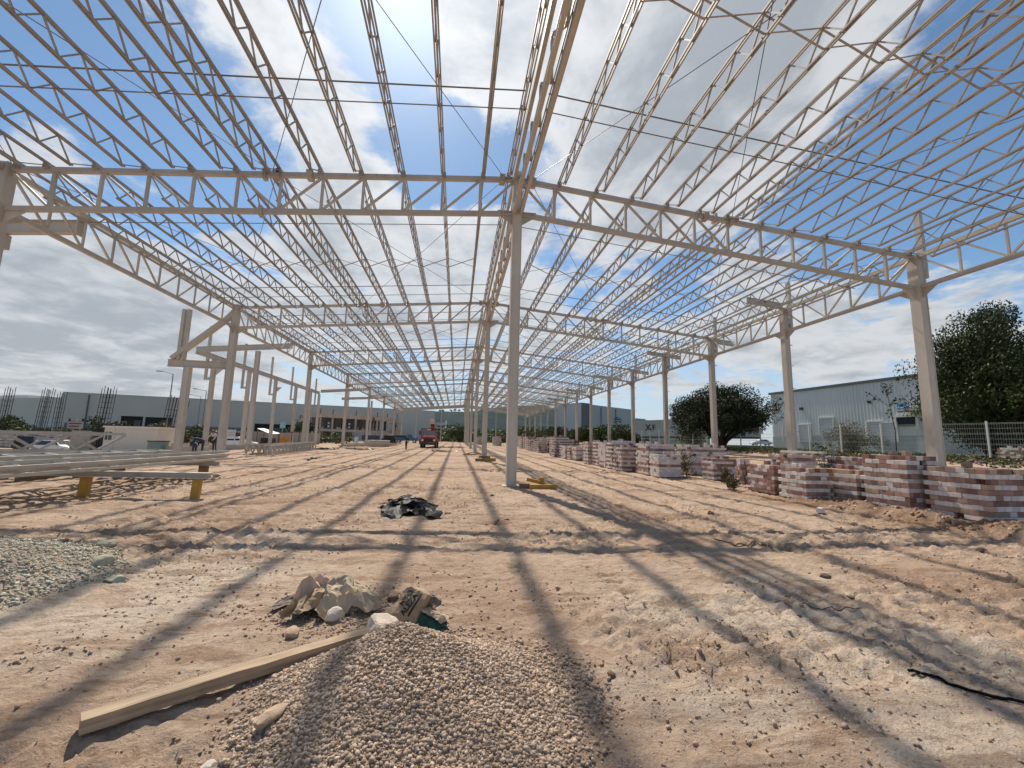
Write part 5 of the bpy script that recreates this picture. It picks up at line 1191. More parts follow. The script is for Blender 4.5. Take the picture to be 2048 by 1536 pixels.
for ch, p_ in (('P', 599.5), ('C', 616)):
    s = sproj(a, u, p_, n); q = a+u*s-n*.25; letter_on(t, ch, 2.0, OR, (q.x+60, q.y-160, 8.3-zb), u, (0, 0, 1), 'sign_letter', .05)
# second grey warehouse at far left
a, u, n, L_ = frame_of((-230, 215), (-139, 168.7)); zb = 0
t = thing('far_warehouse', 'grey warehouse with pale lower band at the far left edge', 'building', (-180, 190, 0))
mb = MB(); wallbox(mb, a, u, n, 0, L_, 6.0, 13.4, 0, 25); mb.build('wall', GREYP, t); mb = MB(); wallbox(mb, a, u, n, 0, L_, zb, 6.0, -.05, 25); mb.build('lower_wall', GREYL, t); mb = MB(); wallbox(mb, a, u, n, 0, L_*.62, 13.4, 15.4, 6, 22); mb.build('roof_monitor', GREYL, t)
# grey box building, middle right
t = thing('box_building', 'tall plain grey box building beyond the right columns', 'building', (45, 145, 2)); A, B, C_ = Vector((35.0, 146.5, 0)), Vector((40.6, 135.6, 0)), Vector((66.5, 153.5, 0))
zb = 1.0
def pr(nm, pts, z0, z1, m): MB().prism([Vector((p.x, p.y, z0)) for p in pts], (0, 0, z1-z0)).build(nm, m, t)
e = (C_-B).normalized(); nn = Vector((-e.y, e.x, 0)); D_ = A+(C_-B)
B2 = B+e*4.4
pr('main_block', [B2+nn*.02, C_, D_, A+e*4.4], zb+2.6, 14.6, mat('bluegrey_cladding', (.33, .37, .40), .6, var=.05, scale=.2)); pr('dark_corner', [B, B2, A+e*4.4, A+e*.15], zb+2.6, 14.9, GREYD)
pr('lit_side', [A, B-e*.12, B+Vector((0, .1, 0)), A+e*.14], zb+2.6, 14.7, mat('cladding_painted_lit', (.45, .47, .48), .6)); pr('dock_base', [B+nn*1.5, C_+nn*1.5, D_, A], zb, zb+2.6, DARK)  # left face wears paler cladding, with sunlight put into the colour
for f in (.34, .62): q = B.lerp(C_, f); MB().bar((q.x, q.y-.2, 4), (q.x, q.y-.2, 14), .2, .2).build('downpipe', GREYD, t)
# corrugated metal warehouse at right
def corrugated(t, a, u, n, s0, s1, z0, z1, m, pitch=.42, dep=.05, name='metal_wall'):
    k = int((s1-s0)/pitch); V = []; F = []
    prof_ = []
    for i in range(k):
        b_ = s0+i*pitch; prof_ += [(b_, 0), (b_+pitch*.5, 0), (b_+pitch*.6, -dep), (b_+pitch*.9, -dep)]
    prof_.append((s0+k*pitch, 0))
    for s, d in prof_:
        for z in (z0, z1): q = a+u*s+n*d; V.append((q.x, q.y, z))
    F = [(2*i, 2*i+2, 2*i+3, 2*i+1) for i in range(len(prof_)-1)]
    mb = MB().add(V, F); return mb.build(name, m, t)
a, u, n, L_ = frame_of((49.3, 61.0), (53.6, 16.0)); zb = 1.2
CG = mat('galvanised_sheet', (.66, .665, .645), .5, 0, var=.06, scale=.6, stretch=(1, 1, .08))
t = thing('metal_warehouse', 'pale corrugated metal warehouse beyond the fence at right', 'building', (52, 40, zb))
corrugated(t, a, u, n, 0, L_, 3.3, 10.0, CG); mb = MB(); wallbox(mb, a, u, n, 0, L_, zb, 3.3, -.06, .2); mb.build('base_wall', mat('pale_plinth', (.42, .44, .44), .7, var=.08, scale=1), t)
mb = MB(); wallbox(mb, a, u, n, 0, L_, zb, 9.9, .06, 20); mb.build('shell', CG, t); mb = MB(); wallbox(mb, a, u, n, -.2, L_, 9.9, 10.2, -.25, 20); mb.build('roof_edge', mat('dark_flashing', (.10, .11, .12), .5), t)
WHP = mat('white_sheet_door', (.62, .64, .64), .5, var=.05, scale=.8)
def wpx(p0, p1, y0, y1, nm, m, d0, d1, par=t):
    s0, s1 = sproj(a, u, p0, n), sproj(a, u, p1, n); q = a+u*s0; dpt = (q-CAM).dot(CF); z0, z1 = atd(p0, y1, dpt).z, atd(p0, y0, dpt).z
    mb = MB(); wallbox(mb, a, u, n, s0, s1, z0, z1, d0, d1); return mb.build(nm, m, par), s0, s1, z0, z1
for p0, p1, y0, y1 in ((1600, 1622, 850, 884), (1642, 1669, 836, 868), (1738, 1766, 844, 884), (1768, 1796, 846, 884)):
    fr_, s0, s1, z0, z1 = wpx(p0, p1, y0, y1, 'roll_door', WHP, -.14, -.07); mb = MB()
    for ds in (s0-.12, s1): wallbox(mb, a, u, n, ds, ds+.12, z0, z1+.12, -.22, -.07)
    wallbox(mb, a, u, n, s0, s1, z1, z1+.12, -.22, -.07); mb.build('door_frame', WH, fr_)
    for k in range(1, 7):
        mb = MB(); zz = z0+(z1-z0)*k/7; wallbox(mb, a, u, n, s0, s1, zz, zz+.035, -.17, -.14); mb.build('door_rib', mat('door_rib_grey', (.42, .43, .43), .6), fr_)
wpx(1797, 1836, 834, 852, 'opening_shade_panel', DARK, -.12, -.07)  # flat black panel on the wall; the opening's shade is its colour
for q_ in ((1793, 1797, 830, 856), (1836, 1842, 830, 858), (1797, 1836, 829, 834)): wpx(*q_, 'opening_frame', WH, -.25, -.07)
SGN, s0, s1, z0, z1 = wpx(1805, 1823, 806, 824, 'blue_sign', mat('blue_sign_board', (.045, .25, .46), .5), -.5, -.4)
mb = MB(); wallbox(mb, a, u, n, s0+(s1-s0)*.12, s0+(s1-s0)*.75, z0+(z1-z0)*.46, z0+(z1-z0)*.55, -.53, -.502); mb.build('white_print', WH, SGN); mb = MB(); wallbox(mb, a, u, n, s0+(s1-s0)*.28, s0+(s1-s0)*.42, z0+(z1-z0)*.16, z0+(z1-z0)*.26, -.53, -.502); mb.build('dark_print', NAVY, SGN)
wpx(1820, 1872, 818, 822, 'canopy', GREYL, -1.6, -.05)
for p_, y_ in ((1607, 816), (1745, 802)):
    wpx(p_-2, p_+3, y_-2, y_+3, 'wall_lamp', BOLT, -.35, -.06)
# low white annex and blue machine behind the right columns
a, u, n, L_ = frame_of((41, 27.5), (44, 15.5)); t = thing('white_annex', 'low white boarded shed beyond the fence right of the dark opening', 'shed', (42, 22, 1.1))
for k in range(12): mb = MB(); wallbox(mb, a, u, n, 0, 7.5, 1.2+k*.24, 1.2+k*.24+.225, 0, .12); mb.build('board', mat('grey_boards', (.33, .34, .36), .7, var=.15, scale=.7), t)
t = thing('blue_skip', 'dark blue container beyond the fence near the right edge', 'container', (38.5, 18, 1.1)); MB().box2((37, 17, 1.15), (43, 19, 2.5)).build('container_body', mat('navy_paint', (.03, .04, .10), .5, var=.2, scale=2), t); MB().box2((36.95, 16.9, 2.5), (43.05, 19.1, 2.62)).build('container_rim', GREYL, t)
for i in range(6): MB().box2((37.2+i, 16.92, 1.2), (37.3+i, 16.998, 2.48)).build('container_rib', mat('navy_paint', (0, 0, 0)), t)
# trailer with lettering
p0, p1 = Vector((31.2, 72.0, 0)), Vector((40.5, 54.0, 0)); a, u, n, L_ = frame_of(p0, p1); zt = gz(33, 68)
t = thing('box_trailer', 'pale box trailer with big black letters behind the right columns', 'trailer', (33, 68, zt))
corrugated(t, a, u, n, 0, L_, 3.0, 5.75, mat('trailer_panel', (.50, .51, .50), .6, var=.06, scale=.4), .5, .04, 'side_panel'); mb = MB(); wallbox(mb, a, u, n, .02, L_, 3.0, 5.74, .06, 2.5); mb.build('box_body', GREYL, t); mb = MB(); wallbox(mb, a, u, n, .0, L_, 2.75, 3.0, .0, 2.5); mb.build('chassis', BOLT, t)
for s in (1.2, 2.5): q = a+u*s; MB().tube((q.x, q.y, zt+.5), (q.x+n.x*.4, q.y+n.y*.4, zt+.5), .5, 14).build('wheel', RUBBER, t)
MB().box2((34.0, 66.0, zt), (34.3, 66.3, 2.9)).build('landing_leg', BOLT, t)
for ch, p_, sz in (('X', 1296.5, 1.55), ('L', 1302.5, .8), ('F', 1308, 1.3)):
    s = sproj(a, u, p_, n); q = a+u*s-n*.07; letter_on(t, ch, sz, INK, (q.x-33, q.y-68, 4.42-zt-(.3 if ch == 'L' else 0)), u, (0, 0, 1), 'letter', .03)
# site office
c = atd(265, 890, 43); zb = gz(c.x, c.y); CW = mat('office_cream', (.66, .61, .52), .7, var=.05, scale=1)
t = thing('site_office', 'small cream site office cabin with flat roof at left', 'cabin', (c.x, c.y, zb)); x0, x1, y0 = c.x-2.75, c.x+2.2, c.y
MB().box2((x0, y0, zb), (x1, y0+3, zb+2.35)).build('wall', CW, t); MB().box2((x0-.1, y0-.15, zb+2.35), (x1+.15, y0+3.1, zb+2.5)).build('roof', mat('office_roof', (.74, .72, .66), .6), t)
w_ = MB().box2((x0+.12, y0-.03, zb+1.1), (x0+.72, y0-.005, zb+1.9)).build('window', GLASS, t); MB().box2((x0+.40, y0-.05, zb+1.1), (x0+.44, y0-.03, zb+1.9)).build('mullion', WH, w_)
MB().box2((x0+.95, y0-.02, zb), (x0+1.0, y0-.002, zb+2.3)).build('panel_joint', GREYL, t)
t = thing('tin_shed', 'pale corrugated tin shed with a dark doorway beside the site office', 'shed', (x0-1.8, y0+.5, zb))
a, u, n, L_ = frame_of((x0-3.2, y0+.3), (x0-1.25, y0+.3)); corrugated(t, a, u, n, 0, 1.9, zb, zb+1.95, mat('tin_sheet', (.40, .37, .31), .6, var=.2, scale=1.5), .12, .03, 'tin_wall'); MB().box2((x0-1.25, y0+.8, zb), (x0-.05, y0+.9, zb+2.0)).build('doorway', DARK, t); MB().box2((x0-3.2, y0+.36, zb), (x0-1.3, y0+2, zb+1.9)).build('shed_body', STEELD, t)  # doorway sheet is near-black, painted as the shade inside
for k in range(5): MB().bar((x0-1.25+.28*k, y0+.28, zb), (x0-1.22+.28*k, y0+.28, zb+1.9), .035).build('door_slat', mat('purple_slat', (.10, .07, .10), .7), t)
# teal drum box
c = atd(316, 892, 33); zb = gz(c.x, c.y); t = thing('water_tank', 'weathered teal water tank with rusty rim right of the site office', 'tank', (c.x, c.y, zb)); MB().box((c.x, c.y, zb+.5), (.95, .9, 1.0)).build('tank_body', mat('teal_paint', (.13, .26, .27), .6, col2=(.22, .24, .20), scale=2), t); MB().box((c.x, c.y, zb+1.04), (1.03, .98, .09)).build('rim', mat('rust', (.16, .07, .05), .9), t)
# rebar cages
def cage(lb, px_, d, ztop, w=.5, lean=0.0, nb=3):
    p = atd(px_, 890, d); zb = gz(p.x, p.y); t = thing('rebar_cage', lb, 'rebar', (p.x, p.y, zb), 'rebar column cages'); RB = mat('rebar', (.035, .028, .025), .8)
    for i in range(nb):
        for j in range(2): MB().bar((p.x+(i/(nb-1)-.5)*w, p.y+(j-.5)*w, zb), (p.x+(i/(nb-1)-.5)*w+lean, p.y+(j-.5)*w, ztop+.5*((i*2+j) % 3)/3), .05).build('bar', RB, t)
    k = zb+.3
    while k < ztop-1.0:
        f = (k-zb)/(ztop-zb)*lean; mb = MB(); h = w/2
        for s0, s1 in (((-h, -h), (h, -h)), ((h, -h), (h, h)), ((h, h), (-h, h)), ((-h, h), (-h, -h))): mb.bar((p.x+s0[0]+f, p.y+s0[1], k), (p.x+s1[0]+f, p.y+s1[1], k), .03)
        mb.build('stirrup', RB, t); k += .75
for lb, px_, d, z, w, ln in (('slanting rebar cage at the far left, near the road sign', 72, 62, 7.6, .9, .5), ('second rebar cage from the left', 105, 64, 7.2, .7, .2), ('tall dense rebar cage in front of the grey warehouse corner', 196, 60, 7.8, 1.1, .4), ('rebar cage right of the site office', 330, 52, 6.0, 1.0, .5), ('rebar cage nearest the left canopy columns', 347, 50, 5.4, .9, .4), ('rebar cage at the far left edge of view', -4, 62, 7.6, .7, .3)): cage(lb, px_, d, z, w, ln, 4 if w > .8 else 3)
# street lamps
def lamp(lb, px_, py_, d, arm):
    top = atd(px_, py_, d); zb = gz(top.x, top.y); t = thing('street_lamp', lb, 'street lamp', (top.x, top.y, zb), 'street lamps'); LM = mat('lamp_steel', (.20, .21, .22), .5, .4)
    MB().tube((top.x, top.y, zb), (top.x, top.y, top.z), .12, 8, .07).build('pole', LM, t); e = Vector((top.x-arm, top.y-.3, top.z+.35)); MB().tube(top, e, .045, 6).build('arm', LM, t); MB().box((e.x-.35, e.y, e.z), (.8, .3, .13)).build('lamp_head', LM, t)
lamp('tall street lamp left of the canopy columns', 346.5, 748, 70, 1.6); lamp('second street lamp between the canopy columns', 413, 782, 92, 1.8); lamp('third, farthest street lamp between the canopy columns', 402, 793, 112, 2.0)
# hoarding sign
c = atd(151, 850, 64); zb = gz(c.x, c.y); t = thing('hoarding', 'two-tier hoarding sign with white lettering at far left', 'sign', (c.x, c.y, zb)); z2 = atd(151, 837, 64).z; z1 = atd(151, 842.5, 64).z; z0 = atd(151, 857, 64).z
MB().box2((c.x-1.05, c.y, z1), (c.x+1.05, c.y+.08, z2)).build('upper_board', mat('charcoal_board', (.03, .03, .035), .6), t); MB().box2((c.x-1.1, c.y, z0), (c.x+1.0, c.y+.08, z1-.08)).build('lower_board', mat('pink_board', (.42, .30, .30), .7, col2=(.5, .44, .42), scale=1.5), t)
letter_on(t, 'ecepu', .62, WH, (0, -.02, (z1+z2)/2-zb+.08), (1, 0, 0), (0, 0, 1), 'lettering', .012); 
for k in range(2): MB().box2((c.x-.9, c.y-.03, z0+.25+.42*k), (c.x+.5+.3*k, c.y-.01, z0+.42+.42*k)).build('lettering_band', mat('maroon_print', (.16, .04, .05), .7), t)
for s in (-1, 1): MB().bar((c.x+s*.95, c.y+.12, zb), (c.x+s*.95, c.y+.12, z2), .09).build('leg', BOLT, t)
c = atd(564.5, 862, 70); zb = gz(c.x, c.y); t = thing('road_sign', 'small turquoise panel sign on a pole before the dark opening', 'sign', (c.x, c.y, zb)); MB().box((c.x, c.y, atd(564.5, 850.5, 70).z), (.85, .06, .92)).build('panel', mat('turquoise_board', (.15, .45, .47), .5, col2=(.28, .55, .55), scale=2), t); MB().tube((c.x, c.y+.06, zb), (c.x, c.y+.06, atd(564.5, 843, 70).z), .035, 6).build('pole', GREYL, t)
# ------------------------------------------------------------------ concrete frame building
CONC = mat('raw_concrete', (.50, .43, .365), .9, var=.15, scale=1.2, bump=.2, bscale=8)
a, u, n, L_ = frame_of((-30.6, 100.0), (-15.6, 113.4)); zb = gz(-25, 105)-.1
t = thing('office_building', 'two-storey concrete frame office under construction in the background', 'building', (-23, 107, zb))
zf, zr2 = 3.35, 6.35
for i in range(8):
    s = L_*i/7
    for dd in (0, 5.0): mb = MB(); wallbox(mb, a, u, n, max(0, s-.18), s+.18, zb, zr2-.002, dd, dd+.36); mb.build('column', CONC, t)
    mb = MB(); wallbox(mb, a, u, n, s-.06, s+.06, zr2+.5, zr2+1.6, .1, .22); mb.build('starter_bar', mat('rebar', (0, 0, 0)), t)
for z, th in ((zf-.45, .5), (zr2-.35, .85)): mb = MB(); wallbox(mb, a, u, n, -.3, L_+.3, z, z+th, -.12, 5.5); mb.build('floor_slab', CONC, t)
mb = MB(); wallbox(mb, a, u, n, -.6, L_*.86, zr2+.5, zr2+.8, .3, 4); mb.build('roof_upstand', CONC, t)
for i, (f0, f1) in enumerate(((.055, .13), (.165, .20), (.255, .275), (.33, .41), (.425, .462), (.48, .52), (.56, .66), (.69, .76), (.79, .855))):
    mb = MB(); wallbox(mb, a, u, n, L_*f0, L_*f1, zf+.15, zr2-.5, .40, .46); w_ = mb.build('window', mat('dark_window', (.012, .014, .028), .25), t)
    if i in (0, 3, 6, 7):
        for k in range(2): mb = MB(); k0 = f0+(f1-f0)*(.55 if i == 0 else .2); wallbox(mb, a, u, n, L_*k0, L_*(k0+.022), zf+.45+k*.75, zf+.85+k*.75, .36, .39); mb.build('window_sheet', WHP, w_)
mb = MB(); wallbox(mb, a, u, n, .3, L_*.86, zf+.05, zf+.5, .5, .6); wallbox(mb, a, u, n, .3, L_*.86, zf+.5, zr2, 5.0, 5.1); mb.build('infill_wall', CONC, t)
for k in range(7):
    for j in range(2): mb = MB(); s = L_*(.88+.02*k); wallbox(mb, a, u, n, s, s+.06, zb, zr2+.4, -.5-j*1.0, -.44-j*1.0); mb.build('scaffold_pole', STEELD, t)
for z in (1.9, 3.6, 5.4): mb = MB(); wallbox(mb, a, u, n, L_*.87, L_*1.02, z, z+.06, -1.6, -.4); mb.build('scaffold_deck', YD, t)
# white building on the hill slope
c = atd(884, 853, 420); t = thing('hillside_building', 'small white multi-storey building at the foot of the hills', 'building', (c.x, c.y, 1)); ztp = atd(884, 845, 420).z
MB().box2((c.x-5, c.y, 1), (c.x+3, c.y+8, ztp)).build('wall', mat('pale_far_wall', (.42, .45, .48), .8), t); MB().box2((c.x+3, c.y-.5, 1), (c.x+4.5, c.y+8, ztp+2)).build('stair_tower', WH, t)
for k in range(4): MB().box2((c.x-4.7, c.y-.1, 3+k*3.6), (c.x+2.6, c.y-.02, 4.8+k*3.6)).build('window_band', mat('far_window', (.05, .06, .08), .3), t)
# low retaining wall and junk band behind the left columns
o = MB().box2((-30, 49.5, -.4), (-17.2, 49.8, .55)).build('low_wall', CONC); tag(o, 'low concrete wall behind the left canopy columns', 'wall')
p0, p1 = atd(300, 898, 33), atd(408, 899, 33); o = MB().box2((p0.x, p0.y, -.5), (p1.x, p0.y+.3, atd(350, 892, 33).z)).build('low_wall', CONC); tag(o, 'low pale wall in front of the canopy columns at left', 'wall')
p0, p1 = atd(448, 870, 75), atd(640, 875, 75); t = thing('perimeter_wall', 'pale block wall at the back of the site behind the left columns', 'wall', (p0.x, p0.y, 0))
for k in range(8): q0, q1 = p0.lerp(p1, k/8), p0.lerp(p1, (k+.985)/8); MB().bar((q0.x, q0.y, 1.1), (q1.x, q1.y, 1.1), .2, 2.3).build('wall_panel', mat('block_wall', (.36, .31, .26), .9, var=.15, scale=.8), t)
# wooden trestle cabin / orange machine
c = atd(575, 883, 60); zb = gz(c.x, c.y); t = thing('generator', 'orange generator on a rusty frame behind the ground stack of trusses', 'machine', (c.x, c.y, zb)); RS = mat('rust', (.16, .07, .05))
MB().box((c.x-.4, c.y, zb+.75), (1.0, .9, .9)).build('machine_body', mat('orange_paint', (.60, .26, .02), .5), t)
for x_ in (-1.1, .6, 1.6, 2.3): MB().bar((c.x+x_, c.y-.3, zb), (c.x+x_, c.y-.3, zb+2.0), .1).build('frame_post', RS, t)
MB().bar((c.x-1.1, c.y-.3, zb+1.9), (c.x+2.4, c.y-.3, zb+2.1), .1).build('frame_rail', RS, t); MB().box((c.x+.8, c.y+.2, zb+.2), (2.8, 1.6, .2)).build('skid_base', RS, t)
c = atd(531, 866, 56); zb = gz(c.x, c.y); t = thing('lean_to', 'small lean-to with a bright white sheet roof between left columns', 'shelter', (c.x, c.y, zb)); MB().add([(c.x-1.1, c.y, zb+2.45), (c.x+.8, c.y-.3, zb+1.75), (c.x+1.3, c.y+1.6, zb+1.85), (c.x-.9, c.y+1.7, zb+2.5)], [(0, 1, 2, 3)]).build('sheet_roof', WHP, t)
for x_, y_ in ((-1, 0), (.75, -.25), (-.85, 1.6), (1.2, 1.5)): MB().bar((c.x+x_, c.y+y_, zb), (c.x+x_, c.y+y_, zb+(2.4 if x_ < 0 else 1.75)), .08).build('post', YD, t)
MB().box((c.x+.1, c.y+.8, zb+.6), (1.5, 1.1, 1.2)).build('stored_goods', mat('dark_scrap', (.06, .045, .035)), t)
o = MB().box2((c.x-3.4, c.y-.2, zb), (c.x-2.6, c.y+.5, zb+1.9)).build('concrete_pipe', CONC); tag(o, 'upright pale concrete pieces left of the lean-to', 'concrete')
# ------------------------------------------------------------------ vehicles
def wheel(t, c, r, w, ax):
    c = Vector(c); ax = Vector(ax); o = MB().tube(c-ax*w/2, c+ax*w/2, r, 18).build('wheel', RUBBER, t, True, ORG[t.name]); MB().tube(c-ax*(w/2+.012), c+ax*(w/2+.012), r*.6, 12).build('rim', CHROME, o); return o
def car(label, loc, rz, paint, L_=4.4, W_=1.75, H_=1.45, kind='sedan', name='parked_car'):
    t = thing(name, label, 'car', (0, 0, 0)); l, w, h = L_/2, W_/2, H_
    lower = [(-l, .32), (-l-.02, .62), (-l+.06, .84), (-l+.75, .93), (l-1.15, .92), (l-.25, .78), (l, .62), (l, .32)]
    mb = MB(); k = len(lower)
    V = [(x, s*w*(.97 if z > .5 else .93), z) for s in (-1, 1) for x, z in lower]; mb.add(V, [tuple(range(k)), tuple(range(2*k-1, k-1, -1))]+[(i, i+k, (i+1) % k+k, (i+1) % k) for i in range(k)]); body = mb.build('body', paint, t)
    rear = -l+.55 if kind == 'sedan' else -l+.12
    cab = [(rear, .90), (rear+.55 if kind == 'sedan' else rear+.25, h-.03), (.25, h), (l-1.15, .90)]
    V = [(x, s*w*(.93 if z < 1 else .74), z) for s in (-1, 1) for x, z in cab]; MB().add(V, [(0, 1, 2, 3), (7, 6, 5, 4), (0, 4, 5, 1), (1, 5, 6, 2), (2, 6, 7, 3)]).build('cabin', paint, t)
    for s in (-1, 1):
        for (xa, xb, fa, fb) in ((rear+.32, -.12, .62, .95), (-.04, l-1.42, .95, .62)):
            y0, y1 = s*(w*.905+.012), s*(w*.765+.012)
            MB().add([(xa, y0, .96), (xb, y0, .96), (xb-(.30 if fb < .9 else 0), y1, h-.12), (xa+(.34 if fa < .9 else 0), y1, h-.12)], [(0, 1, 2, 3)]).build('side_window', GLASS, t)
        MB().box((l-.12, s*w*.72, .66), (.2, .34, .14)).build('headlight', CHROME, t); MB().box((-l+.05, s*w*.75, .74), (.14, .3, .16)).build('tail_light', mat('red_lamp', (.35, .02, .02), .3), t)
        for x in (-l+.82, l-.85): wheel(t, (x, s*(w-.12), .32), .32, .22, (0, 1, 0))
        MB().box((l-1.55, s*(w+.07), .98), (.12, .16, .11)).build('mirror', paint, t)
    MB().add([(l-1.20, -w*.86, .94), (l-1.20, w*.86, .94), (.33, w*.70, h-.06), (.33, -w*.70, h-.06)], [(0, 1, 2, 3)]).build('windscreen', GLASS, t)
    MB().add([(rear-.01+.04, -w*.82, .96), (rear+.03, w*.82, .96), (rear+.5 if kind == 'sedan' else rear+.24, w*.68, h-.09), (rear+.5 if kind == 'sedan' else rear+.24, -w*.68, h-.09)], [(3, 2, 1, 0)]).build('rear_window', GLASS, t)
    MB().box((l+.0, 0, .42), (.1, W_*.9, .2)).build('bumper', paint, t)
    t.location = loc; t.rotation_euler = (0, 0, rz); ORG[t.name] = tuple(loc); return t
WPT = mat('white_car_paint', (.72, .73, .74), .25, spec=.6); BPT = mat('black_car_paint', (.015, .016, .018), .25, spec=.6)
c = atd(116, 900, 45); car('white hatchback parked in front of brick pallets at far left', (c.x, c.y, gz(c.x, c.y)-.30), -.12, WPT, 4.25, 1.75, 1.5, 'hatch')
c = atd(66, 896, 50); car('black car parked behind the white hatchback at far left', (c.x, c.y, gz(c.x, c.y)-.2), 1.9, BPT, 4.6, 1.85, 1.75, 'hatch')
c = atd(1522, 890, 100); car('white sedan on the road beyond the fence', (c.x, c.y, 2.0), 2.95, WPT, 4.5, 1.8, 1.45)
MBr = nparr_mesh('road', np.array([(50, 60, 1.75), (120, 78, 2.0), (120, 100, 2.05), (62, 100, 2.02)]), np.array([(0, 1, 2, 3)]), mat('asphalt', (.055, .055, .055), .9, var=.2, scale=3)); structure(MBr, 'asphalt yard road beyond the fence')
# red truck with crane, front towards the camera
RP = mat('red_truck_paint', (.36, .018, .014), .35, spec=.6, var=.15, scale=2); c = atd(856, 894, 58); tx, ty = c.x, c.y; zb = gz(tx, ty)
t = thing('crane_truck', 'red crane truck facing the camera in the middle of the site', 'truck', (tx, ty, zb))
def tb(nm, x0, x1, y0, y1, z0, z1, m, par=None): return MB().box2((tx+x0, ty+y0, zb+z0), (tx+x1, ty+y1, zb+z1)).build(nm, m, par or t)
MB().prism([(tx-1.0, ty, zb+.75), (tx+1.0, ty, zb+.75), (tx+1.0, ty, zb+1.45), (tx+.8, ty, zb+1.62), (tx-.8, ty, zb+1.62), (tx-1.0, ty, zb+1.45)], (0, 1.5, .08)).build('hood', RP, t)
tb('grille', -.62, .62, -.05, -.002, .78, 1.35, mat('grille_dark', (.03, .012, .012), .5))
for s in (-1, 1):
    tb('headlight', min(s*.68, s*.92), max(s*.68, s*.92), -.06, -.01, .98, 1.18, CHROME); wheel(t, (tx+s*.95, ty+.9, zb+.5), .5, .3, (1, 0, 0)); wheel(t, (tx+s*.95, ty+5.2, zb+.5), .5, .45, (1, 0, 0))
    MB().box((tx+s*1.05, ty+.9, zb+.95), (.34, 1.2, .16)).build('fender', RP, t); mr_ = MB().box((tx+s*1.32, ty+1.6, zb+2.1), (.2, .08, .5)).build('mirror', BOLT, t); MB().bar((tx+s*1.0, ty+1.6, zb+2.0), (tx+s*1.3, ty+1.6, zb+2.1), .04).build('mirror_arm', BOLT, mr_)
tb('bumper', -1.15, 1.15, -.25, -.06, .42, .74, mat('grille_dark', (0, 0, 0))); tb('plate', -.3, .3, -.27, -.252, .35, .48, WH)
MB().prism([(tx-1.0, ty+1.5, zb+.9), (tx+1.0, ty+1.5, zb+.9), (tx+.95, ty+1.75, zb+2.45), (tx-.95, ty+1.75, zb+2.45)], (0, 1.6, 0)).build('cab', RP, t)
MB().add([(tx-.86, ty+1.585, zb+1.72), (tx+.86, ty+1.585, zb+1.72), (tx+.80, ty+1.70, zb+2.36), (tx-.80, ty+1.70, zb+2.36)], [(0, 1, 2, 3)]).build('windscreen', mat('reflecting_glass', (.20, .20, .19), .1, spec=.9), t)
tb('roof_lamp', -.35, .15, 1.8, 2.1, 2.46, 2.62, WH); tb('truck_bed', -1.15, 1.15, 3.3, 7.5, .95, 1.2, BOLT); tb('rear_rack', -1.3, -1.2, 3.4, 3.55, 1.2, 2.7, BOLT); tb('rear_rack', 1.2, 1.3, 3.4, 3.55, 1.2, 2.7, BOLT); tb('rack_bar', -1.3, 1.3, 3.4, 3.5, 2.6, 2.75, BOLT)
MB().tube((tx+.3, ty+4, zb+1.2), (tx+.3, ty+4, zb+3.3), .24, 10).build('crane_column', RP, t); bm_ = MB().bar((tx+.3, ty+4, zb+3.2), (tx+.05, ty+5.5, zb+4.0), .3, .35).build('crane_boom', RP, t); MB().box((tx+.2, ty+3.9, zb+3.75), (.75, .7, .6)).build('bucket', mat('bucket_cream', (.58, .52, .42), .6), t); MB().box((tx+.75, ty+4.3, zb+3.2), (.35, .4, 1.0)).build('outrigger', STEELD, t); tb('bucket_base', .0, .4, 3.7, 4.1, 3.15, 3.45, BOLT)
tb('tool_box', -1.45, -1.17, 2.0, 3.0, .6, 1.2, RP)
# blue pickup and dark loader
c = atd(815, 886, 92); zb = gz(c.x, c.y); BLU = mat('blue_paint', (.03, .12, .30), .4, spec=.6); tx, ty = c.x, c.y; t = thing('blue_pickup', 'blue pickup truck behind the walking man', 'truck', (tx, ty, zb))
tb('bed', -2.6, -.1, -.9, .9, .55, 1.15, BLU); tb('cab', -.1, 1.3, -.9, .9, .55, 1.3, BLU); MB().prism([(tx, ty-.8, zb+1.3), (tx+1.25, ty-.8, zb+1.3), (tx+.95, ty-.8, zb+1.85), (tx+.15, ty-.8, zb+1.85)], (0, 1.6, 0)).build('cab_roof', BLU, t); tb('hood', 1.3, 2.3, -.88, .88, .55, 1.1, BLU); tb('side_window', .22, .95, -.83, -.805, 1.35, 1.75, GLASS); tb('load', -2.4, -.4, -.7, .7, 1.15, 1.6, mat('dark_blue_load', (.015, .02, .06), .7))
for x in (-1.8, 1.5):
    for s in (-.8, .8): wheel(t, (tx+x, ty+s, zb+.36), .36, .25, (0, 1, 0))
c = atd(777, 887, 80); zb = gz(c.x, c.y); tx, ty = c.x, c.y; BM_ = mat('dark_machine', (.022, .012, .012), .6); t = thing('skid_loader', 'dark loader machine with white drums below the concrete frame', 'loader', (tx, ty, zb))
tb('machine_body', -1.0, 1.0, 0, 2.4, .5, 1.5, BM_); tb('roof', -.8, .8, .3, 1.9, 1.75, 1.85, WH)
for x_ in (-.75, .75):
    for y_ in (.35, 1.85): MB().bar((tx+x_, ty+y_, zb+1.5), (tx+x_, ty+y_, zb+1.76), .08).build('cab_post', BM_, t)
for s in (-1, 1):
    MB().bar((tx+s*.9, ty+1.5, zb+1.3), (tx+s*.9, ty-1.2, zb+.5), .16).build('lift_arm', BM_, t)
    for y in (.5, 1.9): wheel(t, (tx+s*1.1, ty+y, zb+.5), .5, .35, (1, 0, 0))
MB().prism([(tx-1.1, ty-1.2, zb+.1), (tx-1.1, ty-1.9, zb+.15), (tx-1.1, ty-1.3, zb+.95)], (2.2, 0, 0)).build('bucket', BM_, t)
